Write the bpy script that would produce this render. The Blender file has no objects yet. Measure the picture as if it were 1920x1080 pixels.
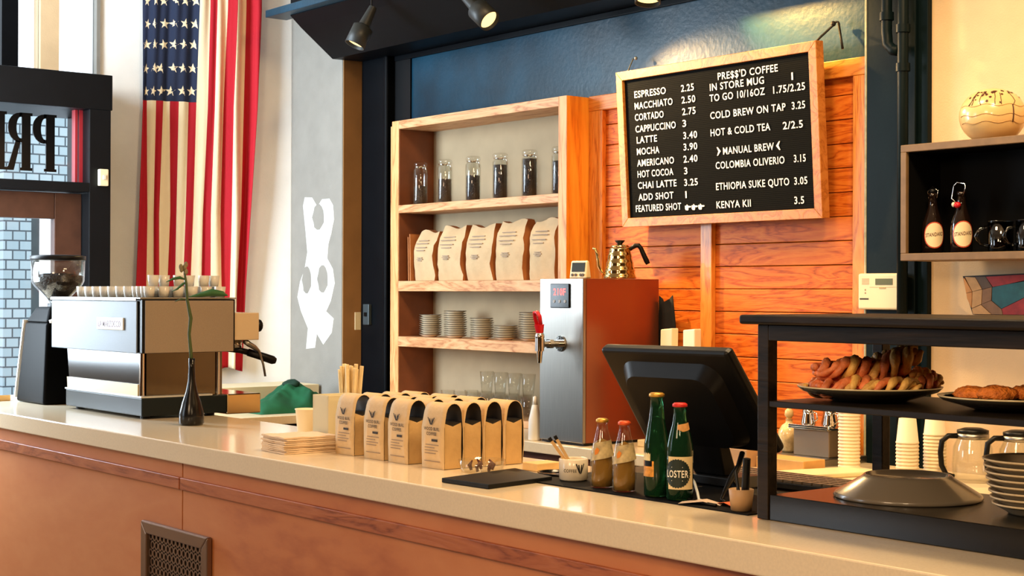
import bpy, bmesh, math, random
from mathutils import Vector, Matrix
random.seed(7)
PI = math.pi
S = bpy.context.scene
COL = S.collection

# ------------------------------------------------------------------ camera
cam_d = bpy.data.cameras.new('camera'); cam = bpy.data.objects.new('camera', cam_d); COL.objects.link(cam)
yaw, pitch, roll = (math.radians(a) for a in (51.46, .174, .193))
fw = Vector((-math.sin(yaw)*math.cos(pitch), math.cos(yaw)*math.cos(pitch), math.sin(pitch)))
rt = Vector((math.cos(yaw), math.sin(yaw), 0)); up = rt.cross(fw)
r2 = rt*math.cos(roll) + up*math.sin(roll); u2 = -rt*math.sin(roll) + up*math.cos(roll)
mw = Matrix((r2, u2, -fw)).transposed().to_4x4(); mw.translation = (0, 0, 1.57)
cam.matrix_world = mw
cam_d.sensor_width = 36; cam_d.lens = 36*2885/1920; cam_d.clip_start = .05; cam_d.clip_end = 200
S.camera = cam

# ------------------------------------------------------------------ look, world and the large lights
S.view_settings.view_transform = 'Standard'; S.view_settings.look = 'None'
S.view_settings.exposure = 0.45; S.view_settings.gamma = 1.0; S.view_settings.use_curve_mapping = False
S.cycles.max_bounces = 8; S.cycles.diffuse_bounces = 4; S.cycles.glossy_bounces = 4; S.cycles.transmission_bounces = 8
S.cycles.transparent_max_bounces = 10; S.cycles.caustics_reflective = False; S.cycles.caustics_refractive = False
S.cycles.sample_clamp_indirect = 6
W = bpy.data.worlds.new('sky'); S.world = W; W.use_nodes = True
bg = W.node_tree.nodes['Background']; bg.inputs[0].default_value = (.80, .91, 1.0, 1); bg.inputs[1].default_value = 2.6

def look_at(o, loc, target):
    o.location = loc
    o.rotation_euler = (Vector(target)-Vector(loc)).to_track_quat('-Z', 'Y').to_euler()
def area(name, loc, target, size, watt, col, sy=None):
    d = bpy.data.lights.new(name, 'AREA'); d.energy = watt; d.color = col; d.size = size
    if sy: d.shape = 'RECTANGLE'; d.size_y = sy
    o = bpy.data.objects.new(name, d); COL.objects.link(o); look_at(o, loc, target); return o
# daylight: a lamp added in-room at left; the far shop front behind the camera
area('added_daylight_left', (-7.42, 2.0, 2.25), (-7.05, 3.4, 2.1), .9, 115, (.74, .88, 1.0), 2.1)
area('daylight_from_shop_front', (-7.25, -3.75, 2.3), (-6.6, 4.0, 1.9), 1.3, 40, (.76, .89, 1.0), 2.6)
area('ceiling_light_customer_side', (-1.6, -2.0, 3.3), (-3.0, 2.4, .9), 1.1, 78, (1, .68, .40))
area('ceiling_light_over_bar', (-3.6, 3.3, 3.9), (-3.6, 3.5, 0), .6, 36, (1, .70, .40))
area('added_light_for_case', (-.75, .75, 2.45), (-2.2, 2.7, 1.3), .35, 16, (1, .72, .42))  # added out of view to brighten the case and its pastries
area('ceiling_light_right_of_bar', (-1.9, 3.0, 3.85), (-2.9, 4.6, 1.6), .4, 60, (1, .70, .36))

# ------------------------------------------------------------------ helpers
def srgb(r, g, b):
    f = lambda c: (c/255/12.92) if c/255 <= .04045 else ((c/255+.055)/1.055)**2.4
    return (f(r), f(g), f(b), 1)
MATS = {}
def mat(name, col, rough=.5, metal=0., noise=0., nscale=20., bump=0., bscale=60., spec=.5, coat=0., trans=0., ior=1.45, emit=None, estr=0., stretch=None, alpha=1.):
    if name in MATS: return MATS[name]
    m = bpy.data.materials.new(name); m.use_nodes = True; MATS[name] = m
    nt = m.node_tree; p = nt.nodes['Principled BSDF']
    p.inputs['Base Color'].default_value = col; p.inputs['Roughness'].default_value = rough
    p.inputs['Metallic'].default_value = metal; p.inputs['Specular IOR Level'].default_value = spec
    p.inputs['Coat Weight'].default_value = coat; p.inputs['Transmission Weight'].default_value = trans
    p.inputs['IOR'].default_value = ior; p.inputs['Alpha'].default_value = alpha
    if emit: p.inputs['Emission Color'].default_value = emit; p.inputs['Emission Strength'].default_value = estr
    if noise or bump:
        tc = nt.nodes.new('ShaderNodeTexCoord'); mp = nt.nodes.new('ShaderNodeMapping')
        nt.links.new(tc.outputs['Object'], mp.inputs[0])
        if stretch: mp.inputs['Scale'].default_value = stretch
    if noise:
        n = nt.nodes.new('ShaderNodeTexNoise'); n.inputs['Scale'].default_value = nscale; n.inputs['Detail'].default_value = 5
        nt.links.new(mp.outputs[0], n.inputs['Vector'])
        r = nt.nodes.new('ShaderNodeValToRGB'); a = 1-noise; b = 1+noise
        r.color_ramp.elements[0].position = .3; r.color_ramp.elements[1].position = .7
        r.color_ramp.elements[0].color = tuple(min(1, c*a) for c in col[:3])+(1,)
        r.color_ramp.elements[1].color = tuple(min(1, c*b) for c in col[:3])+(1,)
        nt.links.new(n.outputs['Fac'], r.inputs[0]); nt.links.new(r.outputs[0], p.inputs['Base Color'])
    if bump:
        n2 = nt.nodes.new('ShaderNodeTexNoise'); n2.inputs['Scale'].default_value = bscale; n2.inputs['Detail'].default_value = 4
        nt.links.new(mp.outputs[0], n2.inputs['Vector'])
        bp = nt.nodes.new('ShaderNodeBump'); bp.inputs['Strength'].default_value = bump; bp.inputs['Distance'].default_value = .01
        nt.links.new(n2.outputs['Fac'], bp.inputs['Height']); nt.links.new(bp.outputs[0], p.inputs['Normal'])
    return m
def wood(name, dark, mid, light, scale=(1, 1, 1), rough=.45, knots=0., coat=0., wave=2.2, dist=6., spec=.4):
    """grain runs along the axis whose scale is small"""
    if name in MATS: return MATS[name]
    m = bpy.data.materials.new(name); m.use_nodes = True; MATS[name] = m
    nt = m.node_tree; N = nt.nodes; L = nt.links; p = N['Principled BSDF']
    p.inputs['Roughness'].default_value = rough; p.inputs['Coat Weight'].default_value = coat; p.inputs['Specular IOR Level'].default_value = spec
    tc = N.new('ShaderNodeTexCoord'); mp = N.new('ShaderNodeMapping'); mp.inputs['Scale'].default_value = scale
    oi = N.new('ShaderNodeObjectInfo'); sc = N.new('ShaderNodeVectorMath'); sc.operation = 'ADD'
    L.new(tc.outputs['Object'], sc.inputs[0]); L.new(oi.outputs['Random'], sc.inputs[1]); L.new(sc.outputs[0], mp.inputs[0])
    n1 = N.new('ShaderNodeTexNoise'); n1.inputs['Scale'].default_value = wave; n1.inputs['Detail'].default_value = 6; n1.inputs['Distortion'].default_value = .8
    L.new(mp.outputs[0], n1.inputs['Vector'])
    mul = N.new('ShaderNodeMath'); mul.operation = 'MULTIPLY'; mul.inputs[1].default_value = dist; L.new(n1.outputs['Fac'], mul.inputs[0])
    fr = N.new('ShaderNodeMath'); fr.operation = 'PINGPONG'; fr.inputs[1].default_value = .5; L.new(mul.outputs[0], fr.inputs[0])
    n2 = N.new('ShaderNodeTexNoise'); n2.inputs['Scale'].default_value = wave*14; n2.inputs['Detail'].default_value = 3; L.new(mp.outputs[0], n2.inputs['Vector'])
    ad = N.new('ShaderNodeMath'); ad.operation = 'MULTIPLY_ADD'; ad.inputs[1].default_value = .45; L.new(n2.outputs['Fac'], ad.inputs[0]); L.new(fr.outputs[0], ad.inputs[2])
    r = N.new('ShaderNodeValToRGB'); e = r.color_ramp.elements
    e[0].position = .12; e[0].color = dark; e[1].position = .85; e[1].color = light
    k = r.color_ramp.elements.new(.38); k.color = mid
    L.new(ad.outputs[0], r.inputs[0]); out = r.outputs[0]
    if knots:
        v = N.new('ShaderNodeTexVoronoi'); v.inputs['Scale'].default_value = knots; L.new(tc.outputs['Object'], v.inputs['Vector'])
        rk = N.new('ShaderNodeValToRGB'); rk.color_ramp.elements[0].position = .04; rk.color_ramp.elements[0].color = (.12, .05, .03, 1)
        rk.color_ramp.elements[1].position = .13; rk.color_ramp.elements[1].color = (1, 1, 1, 1); L.new(v.outputs['Distance'], rk.inputs[0])
        mx = N.new('ShaderNodeMix'); mx.data_type = 'RGBA'; mx.blend_type = 'MULTIPLY'; mx.inputs[0].default_value = 1
        L.new(out, mx.inputs[6]); L.new(rk.outputs[0], mx.inputs[7]); out = mx.outputs[2]
    L.new(out, p.inputs['Base Color'])
    b = N.new('ShaderNodeBump'); b.inputs['Strength'].default_value = .15; b.inputs['Distance'].default_value = .004
    L.new(ad.outputs[0], b.inputs['Height']); L.new(b.outputs[0], p.inputs['Normal'])
    return m
def pane_mat(name, tint=(1, 1, 1, 1), refl=.08):
    if name in MATS: return MATS[name]
    m = bpy.data.materials.new(name); m.use_nodes = True; MATS[name] = m
    nt = m.node_tree; N = nt.nodes; L = nt.links
    N.remove(N['Principled BSDF']); t = N.new('ShaderNodeBsdfTransparent'); t.inputs[0].default_value = tint
    g = N.new('ShaderNodeBsdfGlossy'); g.inputs['Roughness'].default_value = .03
    fr = N.new('ShaderNodeLayerWeight'); fr.inputs[0].default_value = .5
    pw = N.new('ShaderNodeMath'); pw.operation = 'POWER'; pw.inputs[1].default_value = 4; L.new(fr.outputs['Facing'], pw.inputs[0])
    mx = N.new('ShaderNodeMixShader'); ad = N.new('ShaderNodeMath'); ad.operation = 'MULTIPLY_ADD'; ad.use_clamp = True; ad.inputs[1].default_value = .55; ad.inputs[2].default_value = refl
    L.new(pw.outputs[0], ad.inputs[0]); L.new(ad.outputs[0], mx.inputs[0]); L.new(t.outputs[0], mx.inputs[1]); L.new(g.outputs[0], mx.inputs[2])
    L.new(mx.outputs[0], N['Material Output'].inputs[0]); return m

class MB:
    def __init__(s): s.v = []; s.f = []; s.m = []; s.s = []
    def add(s, vs, fs, m=0, smooth=False):
        o = len(s.v); s.v += [tuple(v) for v in vs]
        for f in fs: s.f.append([i+o for i in f]); s.m.append(m); s.s.append(smooth)
        return s
    def box(s, x0, x1, y0, y1, z0, z1, m=0):
        x0, x1 = min(x0, x1), max(x0, x1); y0, y1 = min(y0, y1), max(y0, y1); z0, z1 = min(z0, z1), max(z0, z1)
        v = [(x, y, z) for x in (x0, x1) for y in (y0, y1) for z in (z0, z1)]
        return s.add(v, [(0, 1, 3, 2), (4, 6, 7, 5), (0, 4, 5, 1), (2, 3, 7, 6), (0, 2, 6, 4), (1, 5, 7, 3)], m)
    def hexa(s, v8, m=0):   # bottom ring 4, top ring 4
        return s.add(v8, [(3, 2, 1, 0), (4, 5, 6, 7), (0, 1, 5, 4), (1, 2, 6, 5), (2, 3, 7, 6), (3, 0, 4, 7)], m)
    def lathe(s, prof, c=(0, 0, 0), n=24, m=0, smooth=True, closed=False, sx=1, sy=1, axis=None):
        vs = []; fs = []; k = len(prof); rings = []
        M = Vector((0, 0, 1)).rotation_difference(Vector(axis)).to_matrix() if axis else None
        for r, z in prof:
            if r < 1e-6: q = [Vector((0, 0, z))]
            else: q = [Vector((r*math.cos(2*PI*i/n)*sx, r*math.sin(2*PI*i/n)*sy, z)) for i in range(n)]
            if M: q = [M @ a for a in q]
            rings.append(list(range(len(vs), len(vs)+len(q)))); vs += [(a.x+c[0], a.y+c[1], a.z+c[2]) for a in q]
        pairs = [(i, i+1) for i in range(k-1)] + ([(k-1, 0)] if closed else [])
        for a, b in pairs:
            A, B = rings[a], rings[b]
            for i in range(n):
                j = (i+1) % n
                if len(A) == 1 and len(B) == 1: continue
                if len(A) == 1: fs.append((A[0], B[i], B[j]))
                elif len(B) == 1: fs.append((A[i], A[j], B[0]))
                else: fs.append((A[i], A[j], B[j], B[i]))
        if not closed:
            for R, rev in ((rings[0], True), (rings[-1], False)):
                if len(R) > 1: s.add([vs[i] for i in R], [list(range(n))[::-1] if rev else list(range(n))], m, False)
        return s.add(vs, fs, m, smooth)
    def cyl(s, p0, p1, r0, r1=None, n=16, m=0, smooth=True):
        r1 = r0 if r1 is None else r1; d = Vector(p1)-Vector(p0)
        return s.lathe([(r0, 0), (r1, d.length)], p0, n, m, smooth, axis=d)
    def tube(s, pts, r, n=8, m=0, flat=1.):
        P = [Vector(p) for p in pts]; rs = r if isinstance(r, (list, tuple)) else [r]*len(P)
        vs = []; fs = []; t0 = (P[1]-P[0]).normalized()
        a = t0.orthogonal().normalized()
        for i, p in enumerate(P):
            t = (P[min(i+1, len(P)-1)]-P[max(i-1, 0)]).normalized()
            a = (a-t*a.dot(t)).normalized(); b = t.cross(a)
            for k in range(n):
                th = 2*PI*k/n; vs.append(p+(a*math.cos(th)+b*math.sin(th)*flat)*rs[i])
        for i in range(len(P)-1):
            for k in range(n):
                j = (k+1) % n; fs.append((i*n+k, i*n+j, (i+1)*n+j, (i+1)*n+k))
        fs.append(list(range(n))[::-1]); fs.append([(len(P)-1)*n+k for k in range(n)])
        return s.add(vs, fs, m, True)
    def prism(s, poly, fn, d0, d1, m=0):
        n = len(poly); vs = [fn(a, b, d0) for a, b in poly]+[fn(a, b, d1) for a, b in poly]
        fs = [list(range(n))[::-1], list(range(n, 2*n))]+[(i, (i+1) % n, n+(i+1) % n, n+i) for i in range(n)]
        return s.add(vs, fs, m)
    def ball(s, c, r, n=16, m=0, k=10, fn=None):
        rr = r if isinstance(r, (list, tuple)) else (r, r, r); vs = []; fs = []
        for i in range(k+1):
            ph = PI*i/k-PI/2
            for j in range(n):
                th = 2*PI*j/n; d = Vector((math.cos(ph)*math.cos(th), math.cos(ph)*math.sin(th), math.sin(ph)))
                q = fn(d) if fn else 1.
                vs.append((c[0]+d.x*rr[0]*q, c[1]+d.y*rr[1]*q, c[2]+d.z*rr[2]*q))
        for i in range(k):
            for j in range(n): fs.append((i*n+j, i*n+(j+1) % n, (i+1)*n+(j+1) % n, (i+1)*n+j))
        return s.add(vs, fs, m, True)
    def build(s, name, mats, parent=None, bevel=0., seg=2, weld=False, loc=None):
        me = bpy.data.meshes.new(name); me.from_pydata(s.v, [], s.f)
        for m in (mats if isinstance(mats, (list, tuple)) else [mats]): me.materials.append(m)
        for p, m, sm in zip(me.polygons, s.m, s.s): p.material_index = m; p.use_smooth = sm
        b = bmesh.new(); b.from_mesh(me)
        if weld: bmesh.ops.remove_doubles(b, verts=b.verts, dist=1e-5)
        bmesh.ops.recalc_face_normals(b, faces=b.faces); b.to_mesh(me); b.free()
        o = bpy.data.objects.new(name, me); COL.objects.link(o)
        if parent is not None: o.parent = parent
        if loc is not None: o.location = loc
        if bevel:
            md = o.modifiers.new('edge', 'BEVEL'); md.width = bevel; md.segments = seg; md.limit_method = 'ANGLE'; md.angle_limit = math.radians(50)
        return o
def tag(o, label, cat, group=None, kind=None):
    o['label'] = label; o['category'] = cat
    if group: o['group'] = group
    if kind: o['kind'] = kind
    return o
def thing(name, label, cat, loc=(0, 0, 0), rz=0., group=None):
    o = bpy.data.objects.new(name, None); COL.objects.link(o); o.location = loc; o.rotation_euler = (0, 0, rz); o.empty_display_size = .05
    return tag(o, label, cat, group)
def struct(o, label=None):
    o['kind'] = 'structure'
    if label: o['label'] = label
    return o
def dup(src, loc, rz=None, label=None, group=None):
    r = src.copy(); COL.objects.link(r); r.location = loc
    if rz is not None: r.rotation_euler = (0, 0, rz)
    if label: r['label'] = label
    if group: r['group'] = group
    for ch in src.children:
        c = ch.copy(); COL.objects.link(c); c.parent = r
        for g in ch.children:
            d = g.copy(); COL.objects.link(d); d.parent = c
    return r

# lettering: every string becomes a flat mesh once
STR = {}
MENU = [('ESPRESSO', 0.074, 0.571, 0.199), ('2.25', 0.366, 0.569, 0.077), ('MACCHIATO', 0.075, 0.52, 0.239), ('2.50', 0.369, 0.519, 0.082), ('CORTADO', 0.076, 0.47, 0.182), ('2.75', 0.372, 0.469, 0.08), ('CAPPUCCINO', 0.079, 0.418, 0.253), ('3', 0.373, 0.419, 0.022), ('LATTE', 0.086, 0.369, 0.129), ('3.40', 0.377, 0.367, 0.083), ('MOCHA', 0.086, 0.318, 0.143), ('3.90', 0.378, 0.318, 0.082), ('AMERICANO', 0.087, 0.267, 0.232), ('2.40', 0.377, 0.266, 0.084), ('HOT COCOA', 0.089, 0.218, 0.225), ('3', 0.38, 0.216, 0.02), ('CHAI LATTE', 0.09, 0.168, 0.243), ('3.25', 0.38, 0.166, 0.081), ('ADD SHOT', 0.093, 0.116, 0.221), ('1', 0.386, 0.114, 0.0085), ('FEATURED SHOT', 0.075, 0.066, 0.285), ("PRE$$'D COFFEE", 0.583, 0.597, 0.331), ('IN STORE MUG', 0.537, 0.556, 0.303), ('1', 0.985, 0.555, 0.0085), ('TO GO 10/16OZ', 0.535, 0.511, 0.309), ('1.75/2.25', 0.889, 0.51, 0.166), ('COLD BREW ON TAP', 0.538, 0.438, 0.416), ('3.25', 0.986, 0.438, 0.069), ('HOT & COLD TEA', 0.539, 0.366, 0.333), ('2/2.5', 0.939, 0.363, 0.104), ('MANUAL BREW', 0.61, 0.285, 0.281), ('COLOMBIA OLIVERIO', 0.567, 0.227, 0.38), ('3.15', 0.996, 0.228, 0.061), ('ETHIOPIA SUKE QUTO', 0.568, 0.139, 0.403), ('3.05', 0.997, 0.139, 0.068), ('KENYA KII', 0.57, 0.062, 0.194), ('3.5', 0.997, 0.062, 0.051)]
def make_strings(strs):
    tmp = []
    for t in sorted(set(strs)):
        cu = bpy.data.curves.new('lettering', 'FONT'); cu.body = t; cu.size = 1; cu.offset = .014; cu.space_character = 1.1; cu.resolution_u = 3
        o = bpy.data.objects.new('lettering', cu); COL.objects.link(o); tmp.append((t, o, cu))
    dg = bpy.context.evaluated_depsgraph_get(); dg.update()
    for t, o, cu in tmp:
        e = o.evaluated_get(dg); me = e.to_mesh()
        vs = [(v.co.x, v.co.y) for v in me.vertices]; fs = [list(p.vertices) for p in me.polygons]
        x0 = min(v[0] for v in vs); x1 = max(v[0] for v in vs)
        STR[t] = ([((x-x0)/(x1-x0), y/.73) for x, y in vs], fs); e.to_mesh_clear()
    for t, o, cu in tmp: bpy.data.objects.remove(o); bpy.data.curves.remove(cu)
make_strings([m[0] for m in MENU]+['WOOD BURL', 'COFFEE', 'LA MARZOCCO', '210F', 'STANDARD', 'LOSTER', 'H', 'ROBUST'])
def text(mb, t, fn, w, h, m=0):
    vs, fs = STR[t]; mb.add([fn(x*w, y*h) for x, y in vs], fs, m)

# ------------------------------------------------------------------ materials
M_white = mat('white_wall_paint', srgb(238, 236, 230), .75, noise=.04, nscale=6, bump=.1, bscale=120)
M_grey = mat('grey_wall_paint', srgb(142, 138, 130), .8, noise=.06, nscale=9, bump=.12, bscale=140)
M_primer = mat('white_primer', srgb(222, 222, 218), .8, noise=.05, nscale=14)
M_tan = mat('cream_plaster', srgb(222, 192, 150), .8, noise=.05, nscale=8, bump=.15, bscale=150)
M_recess = mat('grey_beige_plaster', srgb(164, 146, 116), .85, noise=.07, nscale=7)
M_petrol = mat('petrol_blue_paint', srgb(10, 48, 66), .33, spec=.32, noise=.4, nscale=4, bump=.12, bscale=40)
M_navy = mat('dark_navy_paint', srgb(6, 9, 13), .45, spec=.1, noise=.15, nscale=8)
M_teal = mat('dark_teal_paint', srgb(9, 22, 25), .45, spec=.12, noise=.12, nscale=10, bump=.05)
M_black = mat('black_paint', srgb(12, 13, 15), .45, spec=.2, noise=.1, nscale=10)
M_chip = mat('worn_paint_edge', srgb(160, 158, 130), .6, noise=.2, nscale=60)
M_floor = mat('concrete_floor', srgb(120, 105, 90), .5, noise=.15, nscale=4)
M_ceil = mat('ceiling_paint', srgb(215, 205, 190), .9)
M_plank = wood('orange_pine_planks', srgb(142, 56, 12), srgb(198, 96, 26), srgb(216, 122, 42), (1.2, 8, 9), .5, spec=.2, knots=3.2, wave=1.6, dist=7)
M_trimwood = wood('yellow_pine_trim', srgb(160, 78, 20), srgb(206, 124, 42), srgb(222, 144, 58), (9, 9, 1.0), .42, wave=1.6, dist=7, coat=.1)
M_trimwood_h = wood('yellow_pine_rail', srgb(160, 78, 20), srgb(206, 124, 42), srgb(222, 144, 58), (1.0, 9, 9), .42, wave=1.6, dist=7, coat=.1)
M_shelf_h = wood('pale_pine_shelf', srgb(164, 96, 52), srgb(206, 152, 102), srgb(222, 176, 128), (1.0, 7, 8), .5, wave=1.5, dist=7)
M_shelf_v = wood('pale_pine_upright', srgb(170, 100, 52), srgb(216, 156, 96), srgb(230, 180, 122), (8, 8, .8), .5, wave=1.5, dist=6)
M_frame = wood('oak_frame', srgb(150, 82, 30), srgb(188, 116, 50), srgb(202, 132, 64), (5, 5, 5), .4, wave=3, dist=4)
M_ply = wood('counter_plywood', srgb(172, 96, 56), srgb(196, 120, 72), srgb(206, 134, 84), (.8, 2, 2.2), .5, wave=.9, dist=3)
M_rail = wood('counter_rail', srgb(120, 58, 32), srgb(168, 94, 56), srgb(186, 112, 70), (2.0, 12, 14), .4, wave=1.0, dist=5)
M_quartz = mat('cream_quartz', srgb(232, 214, 184), .16, noise=.04, nscale=160, coat=.2)
M_worktop = mat('cream_worktop', srgb(228, 208, 172), .25, noise=.03, nscale=90)
M_cabinet = mat('brown_cabinet', srgb(120, 74, 50), .5, noise=.2, nscale=6)
M_glass = mat('clear_glass', (1, 1, 1, 1), .02, trans=1, ior=1.45)
M_jar = pane_mat('thin_glass', (.96, .97, .96, 1), .05)
M_pane = pane_mat('window_glass', (.97, .98, 1, 1), .02)
M_steel = mat('brushed_steel', srgb(156, 152, 145), .36, 1., noise=.06, nscale=8, stretch=(30, 30, 1))
M_chrome = mat('chrome', srgb(225, 222, 215), .07, 1.)
M_plankrefl = mat('plank_reflecting_steel', srgb(150, 92, 70), .28, .85)  # reddish tint puts the planks' reflection into the steel's colour
M_blackp = mat('black_plastic', srgb(10, 10, 11), .38, spec=.28)
M_blackg = mat('gloss_black', srgb(9, 9, 9), .14, spec=.3)
M_blackw = wood('ebony_stained_wood', srgb(14, 10, 6), srgb(30, 22, 14), srgb(44, 33, 21), (.8, 8, 8), .45, wave=1.5, dist=5, spec=.18)
M_dark = mat('dark_void', srgb(10, 10, 11), .9)
M_paper = mat('kraft_paper', srgb(214, 182, 134), .7, noise=.06, nscale=25, bump=.25, bscale=45)
M_paper2 = mat('brown_paper_bag', srgb(196, 166, 124), .7, noise=.1, nscale=12, bump=.5, bscale=18)
M_side = mat('brown_paper_gusset', srgb(176, 112, 62), .7, noise=.12, nscale=12, bump=.5, bscale=18)
M_ink = mat('dark_ink', srgb(48, 40, 36), .7)
M_inklt = mat('faded_ink', srgb(150, 128, 108), .7)
M_letter = mat('white_letters', srgb(240, 236, 222), .5)
M_felt = mat('black_grooved_felt', srgb(13, 14, 13), .9, spec=.1)
M_cer = mat('cream_ceramic', srgb(224, 212, 190), .25, coat=.2)
M_cerd = mat('dark_glazed_rim', srgb(90, 84, 70), .3)
M_plast = mat('cream_plastic', srgb(232, 214, 172), .4)
M_beans = mat('coffee_beans', srgb(34, 20, 12), .55, noise=.5, nscale=150, bump=1., bscale=150)
M_red = mat('red_plastic', srgb(196, 26, 36), .3)
M_cup = mat('white_paper_cup', srgb(240, 224, 190), .6)
M_nap = mat('paper_napkin', srgb(222, 196, 164), .9, noise=.05, nscale=40, bump=.2, bscale=90)
M_frost = mat('frosted_plastic', srgb(246, 234, 196), .4, trans=.3, ior=1.2)
M_green = mat('green_cloth', srgb(14, 84, 52), .85, noise=.25, nscale=9)
M_gbottle = mat('green_glass', srgb(60, 130, 90), .04, trans=.9, ior=1.3)
M_rubber = mat('black_rubber', srgb(10, 10, 10), .7, spec=.15, noise=.2, nscale=50)

# ------------------------------------------------------------------ the setting
struct(MB().box(-9.0, 3.2, -4.2, 5.2, -.1, 0).build('floor', M_floor))
struct(MB().box(-8.3, 3.2, -4.2, 5.2, 4.0, 4.1).build('ceiling', M_ceil))
struct(MB().box(-8.2, 3.2, 4.9, 5.1, 0, 4.0).build('wall_back', M_recess))
struct(MB().box(-3.53, 3.2, 4.8, 4.9, 0, 4.0).build('wall_right_of_bar', M_tan), 'cream plaster wall behind the hanging box shelf')
M_brownwall = mat('brown_wall', srgb(112, 82, 58), .8)
struct(MB().box(3.0, 3.2, -4.2, 4.9, 0, 4.0).build('wall_right', M_brownwall))
w = MB()
w.box(-6.6, 3.0, -3.6, -3.4, 0, 4.0); w.box(-8.1, -7.9, -3.6, -3.4, 0, 4.0); w.box(-7.9, -6.6, -3.6, -3.4, 0, .9); w.box(-7.9, -6.6, -3.6, -3.4, 3.7, 4.0)
struct(w.build('wall_front', M_brownwall))
# left wall with the door bay and the tall windows over it
w = MB()
w.prism([(-8.27, 3.588), (-7.9, 4.626), (-7.9, 4.9), (-8.5, 4.9), (-8.5, 3.588)], lambda a, c, z: (a, c, z), 0, 4.0)   # slanted wall behind the flag
w.box(-8.1, -7.9, -3.6, 2.2, 2.73, 4.0)
w.box(-8.1, -7.9, -3.6, 2.2, 0, 2.73)
struct(w.build('wall_left', M_white))
struct(MB().box(-8.35, -8.25, 3.245, 3.351, 2.735, 4.0).build('trim_11', M_tan), 'tan strip between the tall windows over the door')
f = MB(); f.box(-8.3, -8.2, 3.01, 3.101, 2.736, 4.0); f.box(-8.3, -8.2, 2.2, 2.26, 2.736, 4.0)
struct(f.build('window_1', M_navy), 'dark mullion of the tall window over the door')
f2 = MB(); f2.box(-8.3, -8.24, 3.566, 3.587, 2.736, 4.0)
struct(f2.build('window_2', M_grey), 'narrow grey frame of the tall window beside the flag')
struct(MB().box(-8.29, -8.28, 2.26, 3.01, 2.736, 4).box(-8.29, -8.28, 3.101, 3.245, 2.736, 4).box(-8.29, -8.28, 3.351, 3.566, 2.736, 4).build('window_3', M_pane), 'clear panes of the tall windows over the door')
# door bay: black frame, transom, door leaf
d = MB()
d.box(-8.35, -7.84, 2.2, 3.485, 2.545, 2.735)            # head
d.box(-8.05, -7.84, 3.355, 3.476, 0, 2.545); d.box(-8.35, -8.05, 3.44, 3.476, 0, 2.545); d.box(-8.35, -8.26, 3.476, 3.60, 0, 2.735)   # right jamb
d.box(-8.05, -7.84, 2.2, 3.355, 2.10, 2.15)              # transom bar
d.box(-8.35, -7.84, 2.2, 2.3, 0, 2.545)
door = struct(d.build('door_1', M_black, bevel=.004), 'black door frame with a lettered transom window')
dl = MB(); z0, z1 = .02, 2.095
dl.box(-7.99, -7.93, 3.20, 3.35, z0, z1); dl.box(-7.99, -7.93, 2.3, 2.42, z0, z1)
dl.box(-7.99, -7.93, 2.42, 3.20, 1.955, z1); dl.box(-7.99, -7.93, 2.42, 3.20, z0, .45)
dl.build('door_leaf', mat('dark_brown_door', srgb(70, 42, 30), .4, noise=.2, nscale=12), door, bevel=.004)
MB().box(-7.965, -7.955, 2.42, 3.20, .45, 1.955).build('pane', M_pane, door)
MB().box(-7.965, -7.955, 2.3, 3.355, 2.15, 2.545).build('transom_pane', M_pane, door)
tr = MB(); tr.box(-7.975, -7.93, 3.312, 3.326, 2.15, 2.545, 0); tr.box(-7.975, -7.93, 3.335, 3.355, 2.15, 2.545, 0)
tr.build('red_trim', mat('red_brown_trim', srgb(150, 34, 40), .4), door)
# transom letters, read from outside: P, R, E seen in reverse
def seriffed(mb, y, kind):
    X0, X1 = -7.953, -7.947; zb, zt = 2.205, 2.51; q = lambda a, b, dd: (dd, y+a, zb+b*(zt-zb))
    R = lambda a0, a1, b0, b1: mb.prism([(a0, b0), (a1, b0), (a1, b1), (a0, b1)], q, X0, X1)
    R(-.024, .024, 0.05, .95); R(-.034, .034, 0, .05); R(-.034, .034, .95, 1)     # stem with serifs
    if kind in 'PR':
        pts = [(-.035-.062*math.sin(t), .74+.255*math.cos(t)) for t in [PI*i/12 for i in range(13)]]
        inn = [(-.030-.022*math.sin(t), .74+.185*math.cos(t)) for t in [PI*i/12 for i in range(13)]]
        for i in range(12): mb.prism([pts[i], pts[i+1], inn[i+1], inn[i]], q, X0, X1)
        R(-.036, -.022, .925, .995); R(-.036, -.022, .485, .555)
    if kind == 'R':
        mb.prism([(-.03, .50), (-.056, .52), (-.096, .07), (-.104, .05), (-.104, 0), (-.066, 0)], q, X0, X1)
    if kind == 'E':
        R(-.08, -.024, .93, 1); R(-.06, -.024, .46, .54); R(-.085, -.024, 0, .07); R(-.09, -.075, .78, .93); R(-.095, -.075, .07, .25)
L = MB(); seriffed(L, 3.182, 'P'); seriffed(L, 3.050, 'R'); seriffed(L, 2.912, 'E')
L.build('lettering', M_blackg, door)
# grey corner pier with a return coloured as warmly lit
struct(MB().box(-7.9, -7.34, 4.626, 4.9, 0, 4.0).build('wall_corner', M_grey, bevel=.006), 'grey painted wall corner between flag and shelf')
pt = MB(); pf = lambda a, b, dd: (a, dd, b)
pt.prism([(-7.76, 2.07), (-7.74, 2.12), (-7.66, 2.115), (-7.60, 2.06), (-7.55, 2.10), (-7.47, 2.10), (-7.43, 2.06), (-7.42, 1.98), (-7.45, 1.90), (-7.48, 1.84), (-7.49, 1.76), (-7.43, 1.70), (-7.41, 1.62), (-7.45, 1.52), (-7.50, 1.46), (-7.42, 1.42), (-7.44, 1.34), (-7.53, 1.27), (-7.60, 1.33), (-7.62, 1.25), (-7.72, 1.24), (-7.70, 1.36), (-7.78, 1.46), (-7.82, 1.54), (-7.79, 1.63), (-7.74, 1.70), (-7.71, 1.80), (-7.73, 1.92)], pf, 4.626, 4.6245)
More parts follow.
